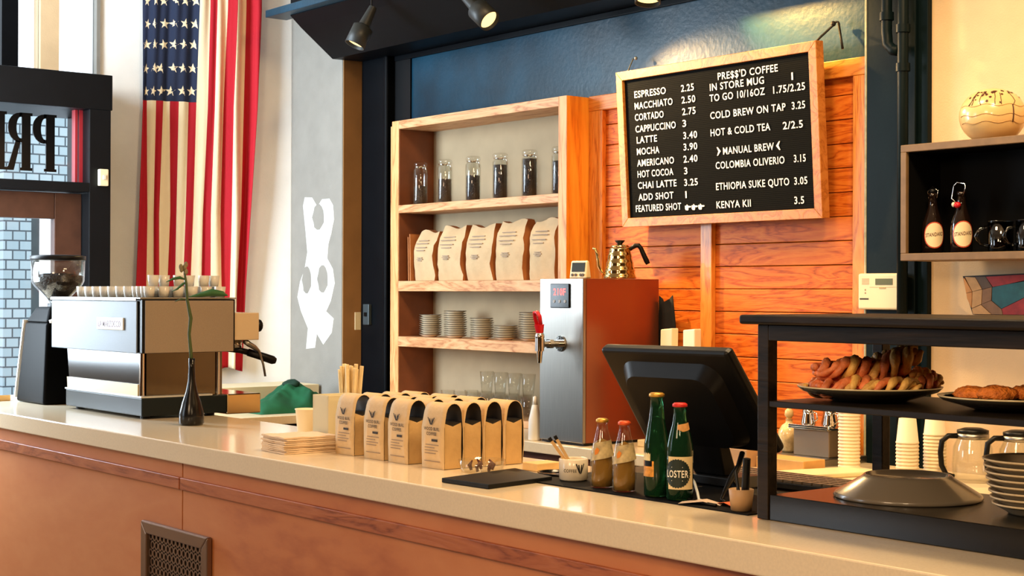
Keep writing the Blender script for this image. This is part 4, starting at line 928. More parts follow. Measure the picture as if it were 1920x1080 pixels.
# register
rg = thing('cash_register', 'black touchscreen register seen from behind on the bar mat', 'register', (0, 0, 0))
A, B_, Cc, D = Vector((-3.060, 2.735, 1.420)), Vector((-2.600, 2.735, 1.424)), Vector((-2.545, 2.905, 1.168)), Vector((-3.030, 2.905, 1.166))
ex = (B_-A).normalized(); ez = (A-D); ez = (ez-ex*ez.dot(ex)).normalized(); ey = ex.cross(ez)   # ey: into the screen side
if ey.y < 0: ey = -ey
Wd = (B_-A).length; Hh = (A-D).length
P3 = lambda x, y, z: tuple(A+ex*x+ey*y+ez*(z-Hh))
b = MB(); b.prism([(0, .0), (0, Hh), (Wd, Hh), (Wd+.02, .0)], lambda a, c, y: P3(a, y, c), 0, .032); b.build('monitor', M_blackp, rg, bevel=.010, seg=3)
b = MB()
def rr(x0, x1, z0, z1, r, n=7):
    out = []
    for cx, cz, a0 in ((x1-r, z1-r, 0), (x0+r, z1-r, PI/2), (x0+r, z0+r, PI), (x1-r, z0+r, 1.5*PI)):
        for k in range(n): a = a0+PI/2*k/(n-1); out.append((cx+r*math.cos(a), cz+r*math.sin(a)))
    return out
R0 = rr(.05, Wd-.05, .015, Hh-.035, .055); R1 = rr(.075, Wd-.075, .03, Hh-.062, .05); n = len(R0)
vs = [P3(a, 0, c) for a, c in R0]+[P3(a, -.030, c) for a, c in R1]
b.add(vs, [(k, (k+1) % n, n+(k+1) % n, n+k) for k in range(n)], 0, True); b.add(vs[n:], [list(range(n))], 0); b.build('rear_housing', M_blackp, rg)
b = MB(); b.prism(rr(.02, Wd-.02, .02, Hh-.02, .01, 3), lambda a, c, y: P3(a, y, c), .0325, .034); b.build('screen', M_blackg, rg)
b = MB(); b.hexa([(-2.93, 2.87, 1.075), (-2.68, 2.87, 1.075), (-2.68, 3.02, 1.075), (-2.93, 3.02, 1.075), (-2.90, 2.87, 1.10), (-2.71, 2.87, 1.10), (-2.71, 2.99, 1.10), (-2.90, 2.99, 1.10)])
b.hexa([(-2.86, 2.89, 1.10), (-2.75, 2.89, 1.10), (-2.75, 2.94, 1.10), (-2.86, 2.94, 1.10), (-2.87, 2.84, 1.25), (-2.74, 2.84, 1.25), (-2.74, 2.87, 1.25), (-2.87, 2.87, 1.25)]); b.build('stand', M_blackp, rg, bevel=.004)
b = MB(); b.prism([(-.03, .25), (.015, .265), (.05, .20), (.07, .10), (.09, .02), (.055, .015), (.0, .07), (-.03, .17)], lambda a, c, y: P3(a-.005, y, c-.005), .036, .075); cr = b.build('card_reader', M_blackp, rg, bevel=.006)
b = MB(); b.prism([(-.012, .085), (.052, .066), (.060, .036), (.006, .050)], lambda a, c, y: P3(a, y, c), .0340, .0355); st_ = b.build('sticker', mat('paper_sticker', srgb(196, 190, 176), .6), cr)
b = MB()
for k in range(5): b.prism([(.006+.008*k, .070-.0025*k), (.009+.008*k, .069-.0025*k), (.013+.008*k, .052-.0025*k), (.010+.008*k, .053-.0025*k)], lambda a, c, y: P3(a, y, c), .0332, .0342)
b.build('barcode', M_ink, st_)
# keyboard
kb = thing('keyboard', 'dark keyboard beneath the register screen', 'keyboard', (-2.90, 3.06, 1.0705), rz=.05)
kb.location = (-2.66, 3.0, 1.074)
# counter return carrying the keyboard
tag(MB().box(-3.25, -2.40, 2.952, 3.30, 1.03, 1.0695).build('register_shelf', M_blackw, bevel=.003), 'dark shelf behind the bar counter carrying the keyboard', 'shelf')
MB().box(-.22, .22, -.03, .12, 0, .016).build('case', M_blackp, kb, bevel=.003)
b = MB()
for r in range(4):
    for c in range(14): b.box(-.213+c*.0305, -.188+c*.0305, -.024+r*.034, .004+r*.034, .0165, .023)
b.build('keys', mat('grey_keys', srgb(84, 74, 62), .45), kb)
tag(MB().tube([(-2.86, 2.80, 1.19), (-2.82, 2.79, 1.15), (-2.77, 2.77, 1.125), (-2.68, 2.71, 1.105), (-2.62, 2.66, 1.09), (-2.585, 2.63, 1.078), (-2.55, 2.63, 1.0775)], .0036, 8).build('white_cable', mat('cable_white', srgb(205, 210, 212), .4)), 'thin white cable looping below the register', 'cable')
tag(MB().tube([(-2.66, 2.86, 1.17), (-2.645, 2.83, 1.14), (-2.63, 2.79, 1.115), (-2.60, 2.73, 1.085), (-2.56, 2.68, 1.0775), (-2.53, 2.66, 1.0775)], [.007, .007, .009, .004, .0036, .0036], 8).build('black_cable', M_blackp), 'black cable with a plug hanging down under the register screen', 'cable')
tag(MB().tube([(-2.83, 2.83, 1.17), (-2.80, 2.80, 1.13), (-2.76, 2.78, 1.10), (-2.70, 2.72, 1.079), (-2.60, 2.61, 1.0775), (-2.50, 2.60, 1.0775)], .0042, 8).build('black_cable', M_blackp), 'black cable lying along the bar mat beside the green bottles', 'cable')
for (x, y, rz, w_, l) in ((-2.555, 2.605, .5, .05, 'crumpled pale receipt on the bar mat by the green bottles'), (-2.50, 2.64, -.2, .04, 'small orange card on the bar mat by the pen cup')):
    m = MB(); m.add([(-w_, -.016, .001), (w_*.2, -.018, .009), (w_, -.012, .001), (-w_, .016, .002), (w_*.2, .018, .011), (w_, .016, .0015)], [(0, 1, 4, 3), (1, 2, 5, 4)], 0)
    o = m.build('receipt' if w_ == .05 else 'card', mat('receipt_paper', srgb(196, 176, 160), .7) if w_ == .05 else mat('orange_card', srgb(206, 96, 50), .6), loc=(x, y, 1.074)); o.rotation_euler = (0, 0, rz); tag(o, l, 'paper')
    md = o.modifiers.new('paper', 'SOLIDIFY'); md.thickness = .0006
pcu = thing('pen_cup', 'small tan pen cup on the bar mat against the display case', 'cup', (-2.428, 2.607, 1.074))
MB().lathe([(0, 0), (.024, 0), (.029, .048), (.027, .049), (.022, .004), (0, .004)], n=20).build('cup', mat('tan_cup', srgb(176, 140, 100), .5), pcu)
for k, (dx, dy, tl, hgt, l) in enumerate(((.006, .004, .12, .115, 'thick black marker in the tan pen cup'), (-.008, .006, -.35, .085, 'thin black pen leaning in the tan pen cup'))):
    o = MB().cyl((0, 0, 0), (0, 0, hgt), .009 if k == 0 else .004, n=10).build('marker' if k == 0 else 'pen', M_blackp, loc=(-2.428+dx, 2.607+dy, 1.080)); o.rotation_euler = (tl*.5, tl, 0); tag(o, l, 'pen')

# ------------------------------------------------------------------ display case
dc = thing('display_case', 'dark wooden open pastry display case on the counter', 'display case', (0, 0, 0))
x0, x1, y0, y1 = -2.332, -1.10, 2.555, 2.985
MB().box(x0-.03, x1+.03, y0-.03, y1+.01, 1.502, 1.523).build('top_board', M_blackw, dc, bevel=.006, seg=3)
b = MB(); b.box(x0+.032, x1, y0, y0+.03, 1.466, 1.5015); b.build('top_rail', M_blackw, dc, bevel=.002)
b = MB(); b.box(x0+.032, x1, y1-.03, y1, 1.466, 1.5015); b.box(x0, x0+.03, y0+.03, y1-.03, 1.466, 1.5015); b.build('rear_rail', M_blackw, dc)
MB().box(x0, x0+.032, y0, y0+.03, 1.071, 1.5015).build('post', M_blackw, dc, bevel=.002)
MB().box(x0, x0+.03, y1-.03, y1, 1.071, 1.5015).build('post', M_blackw, dc, bevel=.002)
MB().box(x1-.03, x1, y0, y0+.03, 1.071, 1.466).build('post', M_blackw, dc); MB().box(x1-.03, x1, y1-.03, y1, 1.071, 1.466).build('post', M_blackw, dc)
MB().box(x0+.032, x1-.031, y0+.002, y1-.031, 1.320, 1.334).build('shelf', mat('dark_shelf_stain', srgb(32, 25, 18), .35, spec=.25, noise=.15, nscale=20), dc, bevel=.002)
MB().box(x0+.033, x1-.031, y0+.004, y1-.031, 1.0705, 1.127).build('deck', mat('glossy_dark_deck', srgb(22, 19, 15), .22, spec=.35), dc, bevel=.002)

def plate(name, label, loc, R, h, m, under=None, group=None):
    t = thing(name, label, 'plate', loc, group=group)
    MB().lathe([(0, 0), (R*.55, 0), (R*.60, h*.18), (R*.93, h*.80), (R, h), (R*1.0, h+.004), (R*.96, h+.004), (R*.62, h*.18+.006), (0, h*.15+.004)], n=48).build('dish', m, t); return t
M_plate = mat('cream_plate', srgb(226, 206, 160), .25, coat=.3); M_plateu = mat('grey_glaze', srgb(92, 86, 74), .22, coat=.3)
def pl2(name, label, loc, R, h):
    t = thing(name, label, 'plate', loc)
    MB().lathe([(0, 0), (R*.50, 0), (R*.55, h*.10), (R*.93, h*.72), (R*.99, h)], n=48).lathe([(R*.985, h), (R, h+.003), (R*.965, h+.003), (R*.62, h*.30), (0, h*.24)], n=48, m=1).build('dish', [M_plateu, M_plate], t); return t
PX, PY, PZ = -2.164, 2.733, 1.3345
pl2('serving_plate', 'round plate heaped with twisted pastries on the case shelf', (PX, PY, PZ), .158, .030)
QX, QY = -1.815, 2.755
pl2('serving_plate', 'round plate of orange hash brown patties on the case shelf', (QX, QY, PZ), .152, .026)
M_past = mat('golden_pastry', srgb(246, 182, 96), .5, noise=.26, nscale=38, bump=.5, bscale=70)
M_past2 = mat('reddish_pastry', srgb(232, 128, 76), .5, noise=.30, nscale=38, bump=.5, bscale=70)
M_fill = mat('red_filling', srgb(150, 40, 26), .35, noise=.3, nscale=40)
def twist(name, label, c, d, ln, rad, m, seed, lift=.0):
    rnd = random.Random(seed); t = thing(name, label, 'pastry', c, group='twisted pastries on the plate')
    d = Vector(d).normalized(); s_ = d.cross(Vector((0, 0, 1))).normalized(); u_ = s_.cross(d)
    N = 40
    for k in range(5):
        pts = []; rs = []
        for i in range(N+1):
            q_ = i/N; env = math.sin(PI*(.04+.92*q_))**.5; ph = q_*2*PI*(1.15+.2*math.sin(seed))+k*2*PI/5+.5*math.sin(7*q_+k*2+seed)
            x = (q_-.5)*ln*(1+.08*math.sin(k*2.4+seed)); rr_ = rad*env*(1.05+.3*math.sin(9*q_+seed+k*1.7))
            p = d*x+s_*(rr_*1.25*math.cos(ph))+u_*(rr_*.75*math.sin(ph))
            pts.append(tuple(p)); rs.append(rad*(.24+.20*env)*(1+.22*math.sin(17*q_+k*2.1)+.12*math.sin(41*q_+k)))
        MB().tube(pts, rs, 8).build('strand', m if k != 2 else (M_past2 if m is M_past else M_past), t)
    MB().tube([tuple(d*(q_-.5)*ln*.9) for q_ in [i/10 for i in range(11)]], rad*.5, 8).build('filling', M_fill, t)
    return t
vR = Vector((.623, .782, 0)); vF = Vector((-.782, .623, 0))   # across and along the view, for arranging the heap
def hp(a, b_, z): p = Vector((PX, PY, 0))+vR*a+vF*b_; return (p.x, p.y, PZ+z)
def dv(a, b_, z): p = vR*a+vF*b_; return (p.x, p.y, z)
tw = [(hp(-.055, -.045, .033), dv(1, .1, .12), .13, .020, M_past2, 'twisted pastry at the front left of the heap, reddish'), (hp(.01, -.075, .032), dv(1, -.1, .10), .15, .019, M_past, 'twisted pastry lying at the front edge of the heap'),
      (hp(.085, -.03, .034), dv(1, .3, .22), .12, .020, M_past2, 'reddish twisted pastry at the right of the heap'), (hp(-.075, .015, .040), dv(1, .2, .18), .12, .024, M_past2, 'reddish twisted pastry at the far left of the heap'),
      (hp(-.01, .03, .042), dv(.9, -.3, .1), .15, .022, M_past, 'twisted pastry buried in the middle of the heap'), (hp(.09, .05, .040), dv(.6, .8, .1), .12, .02, M_past, 'twisted pastry at the rear right of the heap'),
      (hp(-.055, -.01, .072), dv(1, .2, .10), .135, .023, M_past2, 'upper left twisted pastry of the heap, with dark red filling'), (hp(.035, -.015, .074), dv(.85, -.1, .48), .15, .024, M_past, 'pale twisted pastry leaning diagonally on top of the heap'),
      (hp(.045, .04, .088), dv(.9, .3, .30), .12, .020, M_past, 'topmost golden twisted pastry at the back of the heap'), (hp(.118, -.005, .050), dv(.9, .3, -.15), .085, .020, M_past, 'short golden pastry piece at the right end of the heap')]
for i, (c, d_, ln, rd, m, l) in enumerate(tw): twist('twisted_pastry', l, c, d_, ln, rd, m, i)
hb = mat('fried_crumb', srgb(236, 126, 46), .6, noise=.35, nscale=60, bump=1., bscale=90)
hl = ['leftmost', 'second', 'third', 'fourth', 'fifth', 'sixth']
def hq(a, b_, z): p = Vector((QX, QY, 0))+vR*a+vF*b_; return (p.x, p.y, PZ+z)
for k, (a, b_) in enumerate(((-.085, 0), (-.05, -.05), (-.03, .03), (.01, -.04), (.045, .02), (.075, -.04))):
    m = MB().ball((0, 0, 0), (.042, .030, .018), 20, k=12, fn=lambda d: 1+.06*math.sin(d.x*17+k)+.05*math.sin(d.y*15+d.z*9))
    o = m.build('hash_brown', hb, loc=hq(a, b_, .0305+.004*(k % 2))); o.rotation_euler = (0, 0, k*.9); tag(o, '%s orange hash brown patty from the left on its plate' % hl[k], 'hash brown', 'hash browns on the plate')
# platter upside down and plate stack on the deck
pt_ = thing('platter', 'large grey platter turned upside down on the case deck', 'platter', (-2.085, 2.765, 1.1275))
R = .160
MB().lathe([(R*.98, .0), (R, .003), (R*.97, .010), (R*.62, .044), (R*.58, .050), (R*.545, .050), (R*.53, .042), (0, .040), (0, .036), (R*.5, .036), (R*.6, .038), (R*.94, .004)], n=56, closed=False).build('dish', mat('grey_brown_glaze', srgb(112, 102, 88), .25, coat=.3), pt_)
d0 = MB().lathe([(0, 0), (.070, 0), (.074, .004), (.104, .017), (.108, .020), (.104, .021), (.072, .008), (0, .006)], n=44).build('dinner_plate', mat('dark_top_plate', srgb(150, 138, 116), .3)); r0 = MB().lathe([(.1045, .0168), (.109, .0190), (.109, .0225), (.1045, .0218)], n=44, closed=True).build('rim', mat('pale_rim', srgb(206, 184, 146), .35), d0)
for i in range(8):
    k = i/7; loc = (-1.765, 2.765, 1.1275+i*.0128); o = d0 if i == 0 else dup(d0, loc); o.location = loc
    o.scale = (.83+.17*k**.8,)*2+(1,); tag(o, '%s plate in the stack at the right of the case deck' % place_in(i, 8), 'plate', 'plates stacked in the display case')

# ------------------------------------------------------------------ behind the case
c0 = MB().lathe([(0, .088), (.0285, .088), (.030, .0875), (.0385, .006), (.0405, .005), (.0405, 0), (.037, 0), (.0285, .083), (0, .083)], n=26).build('stacked_cup', M_cup)
first = True
for (x, y, n, nm) in ((-3.655, 4.50, 20, 'left stack of paper cups behind the case'), (-3.365, 4.46, 11, 'middle stack of paper cups behind the case'), (-3.33, 4.57, 13, 'right stack of paper cups behind the case')):
    for i in range(n):
        loc = (x, y, .9205+i*.0125); o = c0 if first else dup(c0, loc); o.location = loc; first = False
        tag(o, '%s upturned cup in the %s' % (place_in(i, n), nm), 'cup', 'paper cup stacks on the back counter')
def carafe(l, x, y):
    t = thing('glass_carafe', l, 'carafe', (x, y, .9205), rz=math.radians(51))
    MB().lathe([(0, 0), (.062, 0), (.068, .006), (.071, .06), (.066, .12), (.052, .150), (.052, .168), (.050, .168), (.050, .149), (.063, .119), (.068, .06), (.065, .008), (0, .005)], n=32).build('body', M_jar, t)
    MB().lathe([(.0535, .148), (.055, .148), (.055, .166), (.0535, .166)], n=28, closed=True).build('band', M_steel, t)
    MB().lathe([(0, .169), (.054, .169), (.054, .178), (.03, .186), (0, .187)], n=28).build('lid', M_blackp, t)
    MB().tube([(-.05, 0, .158), (-.085, 0, .158), (-.107, 0, .140), (-.112, 0, .10), (-.108, 0, .055), (-.092, 0, .024), (-.066, 0, .016)], .0095, 10).build('handle', M_blackp, t)
carafe('glass coffee carafe with black handle beside the paper cups', -3.18, 4.58); carafe('glass coffee carafe with black handle behind the plate stack', -3.03, 4.63)
tag(MB().box(-4.34, -3.78, 4.44, 4.766, .9205, .948).build('steel_ledge', M_steel, bevel=.003), 'raised steel sink ledge on the back counter', 'ledge')
jr = thing('patterned_jar', 'pale stoppered glass bottle with brown pattern on the steel ledge', 'bottle', (-4.05, 4.62, .9485))
MB().lathe([(0, 0), (.026, 0), (.032, .01), (.043, .06), (.042, .082), (.028, .105), (.014, .115), (.013, .128), (.016, .129), (0, .130)], n=24).build('body', mat('milky_glass', srgb(226, 196, 140), .15, noise=.3, nscale=34, coat=.3), jr)
MB().lathe([(.0, .1305), (.009, .1305), (.018, .145), (.016, .162), (.006, .172), (0, .173)], n=18).build('stopper', mat('milky_stopper', srgb(220, 190, 130), .2), jr)
tag(MB().box(-3.975, -3.80, 4.56, 4.72, .9485, 1.052).build('steel_box', mat('dull_steel', srgb(140, 126, 108), .4, .6), bevel=.003), 'dull grey steel box beside the stoppered bottle', 'box')
tag(MB().box(-3.985, -3.79, 4.54, 4.73, 1.0525, 1.060).box(-3.985, -3.79, 4.54, 4.545, 1.060, 1.068).build('steel_tray', M_chrome, bevel=.002), 'shiny tray on top of the dull steel box', 'tray')
for k, (x, y, rr_) in enumerate(((-3.935, 4.60, .028), (-3.88, 4.66, .032), (-3.83, 4.60, .026))):
    t = thing('milk_pitcher', '%s small steel milk pitcher on the shiny tray' % ['left', 'middle', 'right'][k], 'pitcher', (x, y, 1.0605), group='steel pitchers on the tray')
    MB().lathe([(0, 0), (rr_, 0), (rr_*1.02, .012), (rr_*.78, .045), (rr_*.84, .062), (rr_*.80, .062), (rr_*.74, .045), (rr_*.9, .012), (0, .006)], n=20).build('body', M_chrome, t)
    MB().tube([(rr_*.8, 0, .055), (rr_*1.5, 0, .05), (rr_*1.6, 0, .028), (rr_*.98, 0, .014)], .003, 6).build('handle', M_chrome, t)
tag(MB().box(-3.93, -3.70, 4.30, 4.42, .9205, .962).build('wooden_box', mat('tan_box', srgb(206, 158, 92), .5, noise=.1, nscale=15), bevel=.003), 'low tan wooden box on the back counter behind the case', 'box')
o = MB().box(-.08, .08, -.17, .17, 0, .016).build('cutting_board', mat('cream_board', srgb(236, 216, 168), .4), loc=(-3.60, 4.33, .9205), bevel=.004); o.rotation_euler = (0, 0, -.25); tag(o, 'cream cutting board in front of the left paper cup stack', 'cutting board')
tag(MB().box(-4.28, -4.12, 4.30, 4.42, .9205, .975).build('cream_carton', mat('carton', srgb(230, 208, 160), .6), bevel=.002), 'low cream carton on the back counter below the register', 'box')
tag(MB().box(-4.06, -3.95, 4.27, 4.42, .9205, .985).build('tan_carton', mat('carton_tan', srgb(190, 150, 108), .6), bevel=.002), 'tan carton right of the cream carton on the back counter', 'box')
sb = thing('spray_bottle', 'white tapered bottle standing left of the boiler', 'bottle', (-5.245, 4.31, .9205))
MB().lathe([(0, 0), (.028, 0), (.030, .004), (.028, .09), (.018, .135), (.013, .155), (0, .156)], n=20).build('body', mat('white_plastic', srgb(244, 240, 230), .35), sb)
MB().lathe([(0, .1565), (.011, .1565), (.009, .19), (0, .195)], n=14).build('nozzle', MATS['white_plastic'], sb)

# ------------------------------------------------------------------ right wall
th = thing('thermostat', 'cream wall thermostat at the foot of the dark column', 'thermostat', (-3.694, 4.757, 1.578))
MB().box(-.102, .100, -.035, 0, -.068, .070).build('case', M_plast, th, bevel=.008, seg=3)
b = MB(); b.box(-.018, .062, -.0362, -.0348, .026, .050); b.build('screen', mat('lcd_green', srgb(96, 100, 70), .25), th)
b = MB(); b.box(-.045, .085, -.0358, -.035, .017, .0182); b.box(.083, .0842, -.0358, -.035, -.055, .018); b.box(.0, .03, -.0365, -.035, .012, .0165); b.build('cover_seam', mat('seam', srgb(180, 156, 110), .6), th)
b = MB()
for k in range(5): b.box(-.082, -.048, -.0358, -.035, .028+k*.005, .0305+k*.005)
b.build('speaker_slot', mat('seam2', srgb(190, 160, 120), .6), th)
b = MB(); b.box(-.092, -.050, -.0358, -.035, -.030, -.0245); b.build('maker_mark', M_ink, th)
b = MB(); b.box(-.068, -.063, -.0358, -.035, .004, .010); b.box(-.068, -.063, -.0358, -.035, -.008, -.002); b.build('indicator', mat('indicator', srgb(150, 110, 80), .5), th)
t = thing('conduit_pipe', 'dark pipe run with an elbow near the top, fixed to the teal column', 'pipe')
MB().tube([(-3.655, 4.712, 3.9), (-3.655, 4.712, 2.56), (-3.65, 4.712, 2.51), (-3.625, 4.712, 2.485), (-3.60, 4.712, 2.48)], .0205, 12).build('elbow_pipe', M_teal, t)
MB().tube([(-3.580, 4.712, 3.9), (-3.580, 4.712, .95)], .0205, 12).build('riser_pipe', M_teal, t)
for x, z in ((-3.655, 2.60), (-3.580, 2.545), (-3.580, 2.40)): MB().cyl((x, 4.712, z), (x, 4.712, z+.03), .027, n=12).build('collar', M_teal, t)
bx = thing('box_shelf', 'brown framed hanging box shelf with dark inside', 'shelf', (0, 0, 0))
X0, X1, Y0, Y1, Z0, Z1 = -3.428, -2.35, 4.50, 4.71, 1.688, 2.10
Mbx = mat('brown_shelf_board', srgb(122, 96, 66), .55, noise=.15, nscale=20)
MB().box(X0, X1, Y0, Y1, Z1-.026, Z1).build('top_board', Mbx, bx, bevel=.002); MB().box(X0, X1, Y0, Y1, Z0, Z0+.026).build('bottom_board', Mbx, bx, bevel=.002)
MB().box(X0, X0+.024, Y0, Y1, Z0+.026, Z1-.026).build('side_board', Mbx, bx, bevel=.002); MB().box(X1-.024, X1, Y0, Y1, Z0+.026, Z1-.026).build('side_board', Mbx, bx)
b = MB(); b.box(X0+.024, X1-.024, Y1-.012, Y1, Z0+.026, Z1-.026); b.box(X0+.024, X1-.024, Y0+.02, Y1-.012, Z0+.0261, Z0+.0265); b.box(X0+.0241, X0+.0255, Y0+.015, Y1-.012, Z0+.027, Z1-.0261); b.box(X0+.024, X1-.024, Y0+.015, Y1-.012, Z1-.0275, Z1-.0262); b.build('lining', mat('black_lining', srgb(9, 9, 9), .7, spec=.1), bx)
MB().box(-3.40, -2.4, 4.712, 4.756, 1.75, 1.80).build('bracket', M_blackp, bx)
Mbr = mat('dark_brown_glass', srgb(24, 14, 10), .06, coat=.5)
p_f = [(.034, 0), (.038, .004), (.038, .085), (.036, .105), (.024, .140), (.0165, .165), (.0145, .20), (.0165, .202), (.0165, .214)]
for k, (x, l, op) in enumerate(((-3.352, 'left brown swing-top bottle in the box shelf, stopper closed', False), (-3.232, 'right brown swing-top bottle in the box shelf, red stopper hanging open', True))):
    t = thing('swing_top_bottle', l, 'bottle', (x, 4.585, 1.7148), group='swing-top bottles in the box shelf')
    MB().lathe([(0, 0)]+p_f+[(0, .214)], n=26).build('glass', Mbr, t)
    a0 = math.radians(46); R = .0388
    def oval(rx, rz_, R, m, nm, par):
        b = MB(); cc = (R*math.sin(a0), -R*math.cos(a0), .064); pl = []
        for i in range(28):
            u, v = rx*math.cos(2*PI*i/28), rz_*math.sin(2*PI*i/28); pl.append((R*math.sin(a0+u/R), -R*math.cos(a0+u/R), .064+v))
        vs = []; K = 5
        for s_ in range(K+1):
            for i in range(28):
                u, v = rx*s_/K*math.cos(2*PI*i/28), rz_*s_/K*math.sin(2*PI*i/28); vs.append((R*math.sin(a0+u/R), -R*math.cos(a0+u/R), .064+v))
        b.add(vs, [(s_*28+i, s_*28+(i+1) % 28, (s_+1)*28+(i+1) % 28, (s_+1)*28+i) for s_ in range(K) for i in range(28)], 0, True)
        return b.build(nm, m, par)
    lb = oval(.040, .047, .0386, mat('red_label_edge', srgb(190, 70, 40), .5), 'label', t)
    lf = oval(.036, .043, .0390, mat('cream_label_field', srgb(240, 220, 180), .5), 'label_field', lb)
    b = MB(); Rt = .0394; text(b, 'STANDARD', lambda xx, y: (Rt*math.sin(a0+(xx-.033)/Rt), -Rt*math.cos(a0+(xx-.033)/Rt), .060+y+.10*(xx-.033)), .066, .0135); b.build('lettering', mat('maroon_lettering', srgb(80, 24, 22), .5), lb)
    b = MB()
    if op:
        b.tube([(.015, -.012, .20), (.03, -.02, .225), (.026, -.018, .24), (-.004, -.02, .246), (-.016, -.022, .235), (-.022, -.026, .19), (.002, -.028, .172)], .0022, 6); w_ = b.build('wire_bail', M_chrome, t)
        MB().ball((.004, -.030, .166), (.013, .011, .011), 12).build('stopper', M_red, w_); MB().ball((-.012, -.030, .168), (.007, .007, .009), 10).build('stopper_cap', M_cer, w_)
    else:
        b.tube([(.017, 0, .195), (.022, 0, .222), (0, 0, .238), (-.022, 0, .222), (-.017, 0, .195)], .0022, 6); w_ = b.build('wire_bail', M_chrome, t)
        MB().lathe([(0, .2145), (.014, .2145), (.012, .228), (0, .231)], n=14).build('stopper', M_blackp, w_)
for k, (x, l) in enumerate(((-3.085, 'dark glass mug with handle in the middle of the box shelf'), (-2.975, 'dark glass mug at the right of the box shelf, cut by the photo edge'))):
    t = thing('glass_mug', l, 'mug', (x, 4.60, 1.7148), rz=math.radians(51), group='glass mugs in the box shelf')
    Mmg = pane_mat('smoked_thin_glass', (.35, .36, .35, 1), .10)
    MB().lathe([(0, 0), (.040, 0), (.042, .004), (.043, .104), (.040, .104), (.039, .012), (0, .010)], n=28).build('body', Mmg, t)
    MB().tube([(-.042, 0, .088), (-.07, 0, .080), (-.085, 0, .055), (-.07, 0, .028), (-.042, 0, .02)], .006, 8).build('handle', Mmg, t)
    MB().lathe([(.0395, .1045), (.0435, .1045), (.0435, .1075), (.0395, .1075)], n=28, closed=True).build('rim', M_jar, t)
gb = thing('globe_ornament', 'squat cream globe with brown blossom sprigs on top of the box shelf', 'ornament', (-3.125, 4.61, 2.1005))
Mgl = mat('cream_glaze', srgb(226, 190, 132), .25, noise=.06, nscale=10, coat=.4)
Rg, Hg = .112, .095
gm = MB(); prof = [(0, .0)]+[(Rg*math.sin(PI*t/20)**.9 if t < 20 else 0, .092-Hg*math.cos(PI*t/20)) for t in range(3, 20)]+[(0, .092+Hg)]
prof[0] = (0, prof[1][1]); dz = prof[0][1]; prof = [(r, z-dz+.0005) for r, z in prof]
gm.lathe(prof, n=44); gm.build('globe', Mgl, gb)
zc = .092-dz; gpt = lambda th, z, e=.002: ((Rg*max(0, 1-((z-zc)/Hg)**2)**.45+e)*math.cos(th), (Rg*max(0, 1-((z-zc)/Hg)**2)**.45+e)*math.sin(th), z)
sp2 = MB(); rn = random.Random(3); tv = math.atan2(-.62, .78)
for k in range(34):
    th = tv+rn.uniform(-1.3, 1.3); z = zc+Hg*(.86-abs(rn.gauss(0, .20))); r = rn.uniform(.003, .008); c = gpt(th, min(z, zc+Hg*.93))
    nrm = Vector((c[0], c[1], (c[2]-zc)*1.2)).normalized(); t_ = nrm.orthogonal().normalized(); u_ = nrm.cross(t_)
    nn = rn.choice((5, 6, 7)); pts = [tuple(Vector(c)+t_*(r*rn.uniform(.5, 1.2)*math.cos(2*PI*i/nn))+u_*(r*rn.uniform(.5, 1.2)*math.sin(2*PI*i/nn))) for i in range(nn)]
    sp2.add(pts, [list(range(nn))], 0)
for k in range(7):
    th = tv+rn.uniform(-1.2, 1.2); z = zc+Hg*.75; sp2.tube([gpt(th+.03*i*rn.uniform(-1, 1), z-i*.014, .001) for i in range(4)], .0012, 5)
sp2.tube([gpt(tv+.35, zc+.03-.012*i, .001) for i in range(6)], .0022, 5)
sp2.build('blossom_pattern', mat('brown_pattern', srgb(72, 38, 26), .5), gb)
bn = MB()
for z in (.028, -.005, -.03):
    bn.tube([gpt(tv-1.5+3*i/24, zc+z+.004*math.sin(i), .0004) for i in range(25)], .0011, 5)
bn.build('band', mat('band_line', srgb(180, 140, 90), .5), gb)
# faceted art on the wall
ar = thing('wall_art', 'geometric wooden wall art with tan, red and teal facets', 'wall art', (0, 0, 0))
ax = lambda u, v: (-3.369+(u-262)/9.82*.00221, 1.635-(v-290)/9.82*.00193)     # drawn on the wall plane
def apoly(nm, pts, m):
    b = MB(); b.prism([ax(*p) for p in pts], lambda a, c, y: (a, y, c), 4.7995, 4.786); b.build(nm, m, ar)
tanA = mat('tan_facet', srgb(196, 150, 92), .6, noise=.12, nscale=40); tanB = mat('brown_facet', srgb(134, 96, 60), .6, noise=.15, nscale=40); tanC = mat('dark_brown_facet', srgb(90, 68, 46), .6, noise=.15, nscale=40); tanD = mat('amber_facet', srgb(204, 140, 70), .6, noise=.1, nscale=40)
redF = mat('red_facet', srgb(150, 34, 30), .6, noise=.25, nscale=40); tealF = mat('teal_facet', srgb(30, 92, 100), .6, noise=.2, nscale=40)
apoly('facet', [(310, 300), (500, 310), (625, 525), (450, 570)], tanA); apoly('facet', [(505, 300), (690, 300), (815, 485), (640, 525)], tanC); apoly('facet', [(450, 575), (630, 535), (615, 800), (440, 880)], tanA)
apoly('facet', [(640, 535), (810, 490), (800, 730), (625, 800)], tanB); apoly('facet', [(280, 320), (300, 330), (440, 570), (330, 600)], tanD); apoly('facet', [(335, 605), (440, 580), (430, 870), (350, 700)], tanD)
apoly('facet', [(440, 890), (610, 815), (800, 985), (460, 985)], tanA); apoly('facet', [(620, 808), (800, 738), (985, 890), (1010, 985), (815, 985)], tanB)
apoly('facet', [(700, 300), (1900, 240), (1900, 300), (830, 485)], redF); apoly('facet', [(820, 495), (1900, 260), (1900, 420), (990, 880), (815, 735)], tealF); apoly('facet', [(995, 885), (1900, 430), (1900, 985), (1020, 985)], redF)
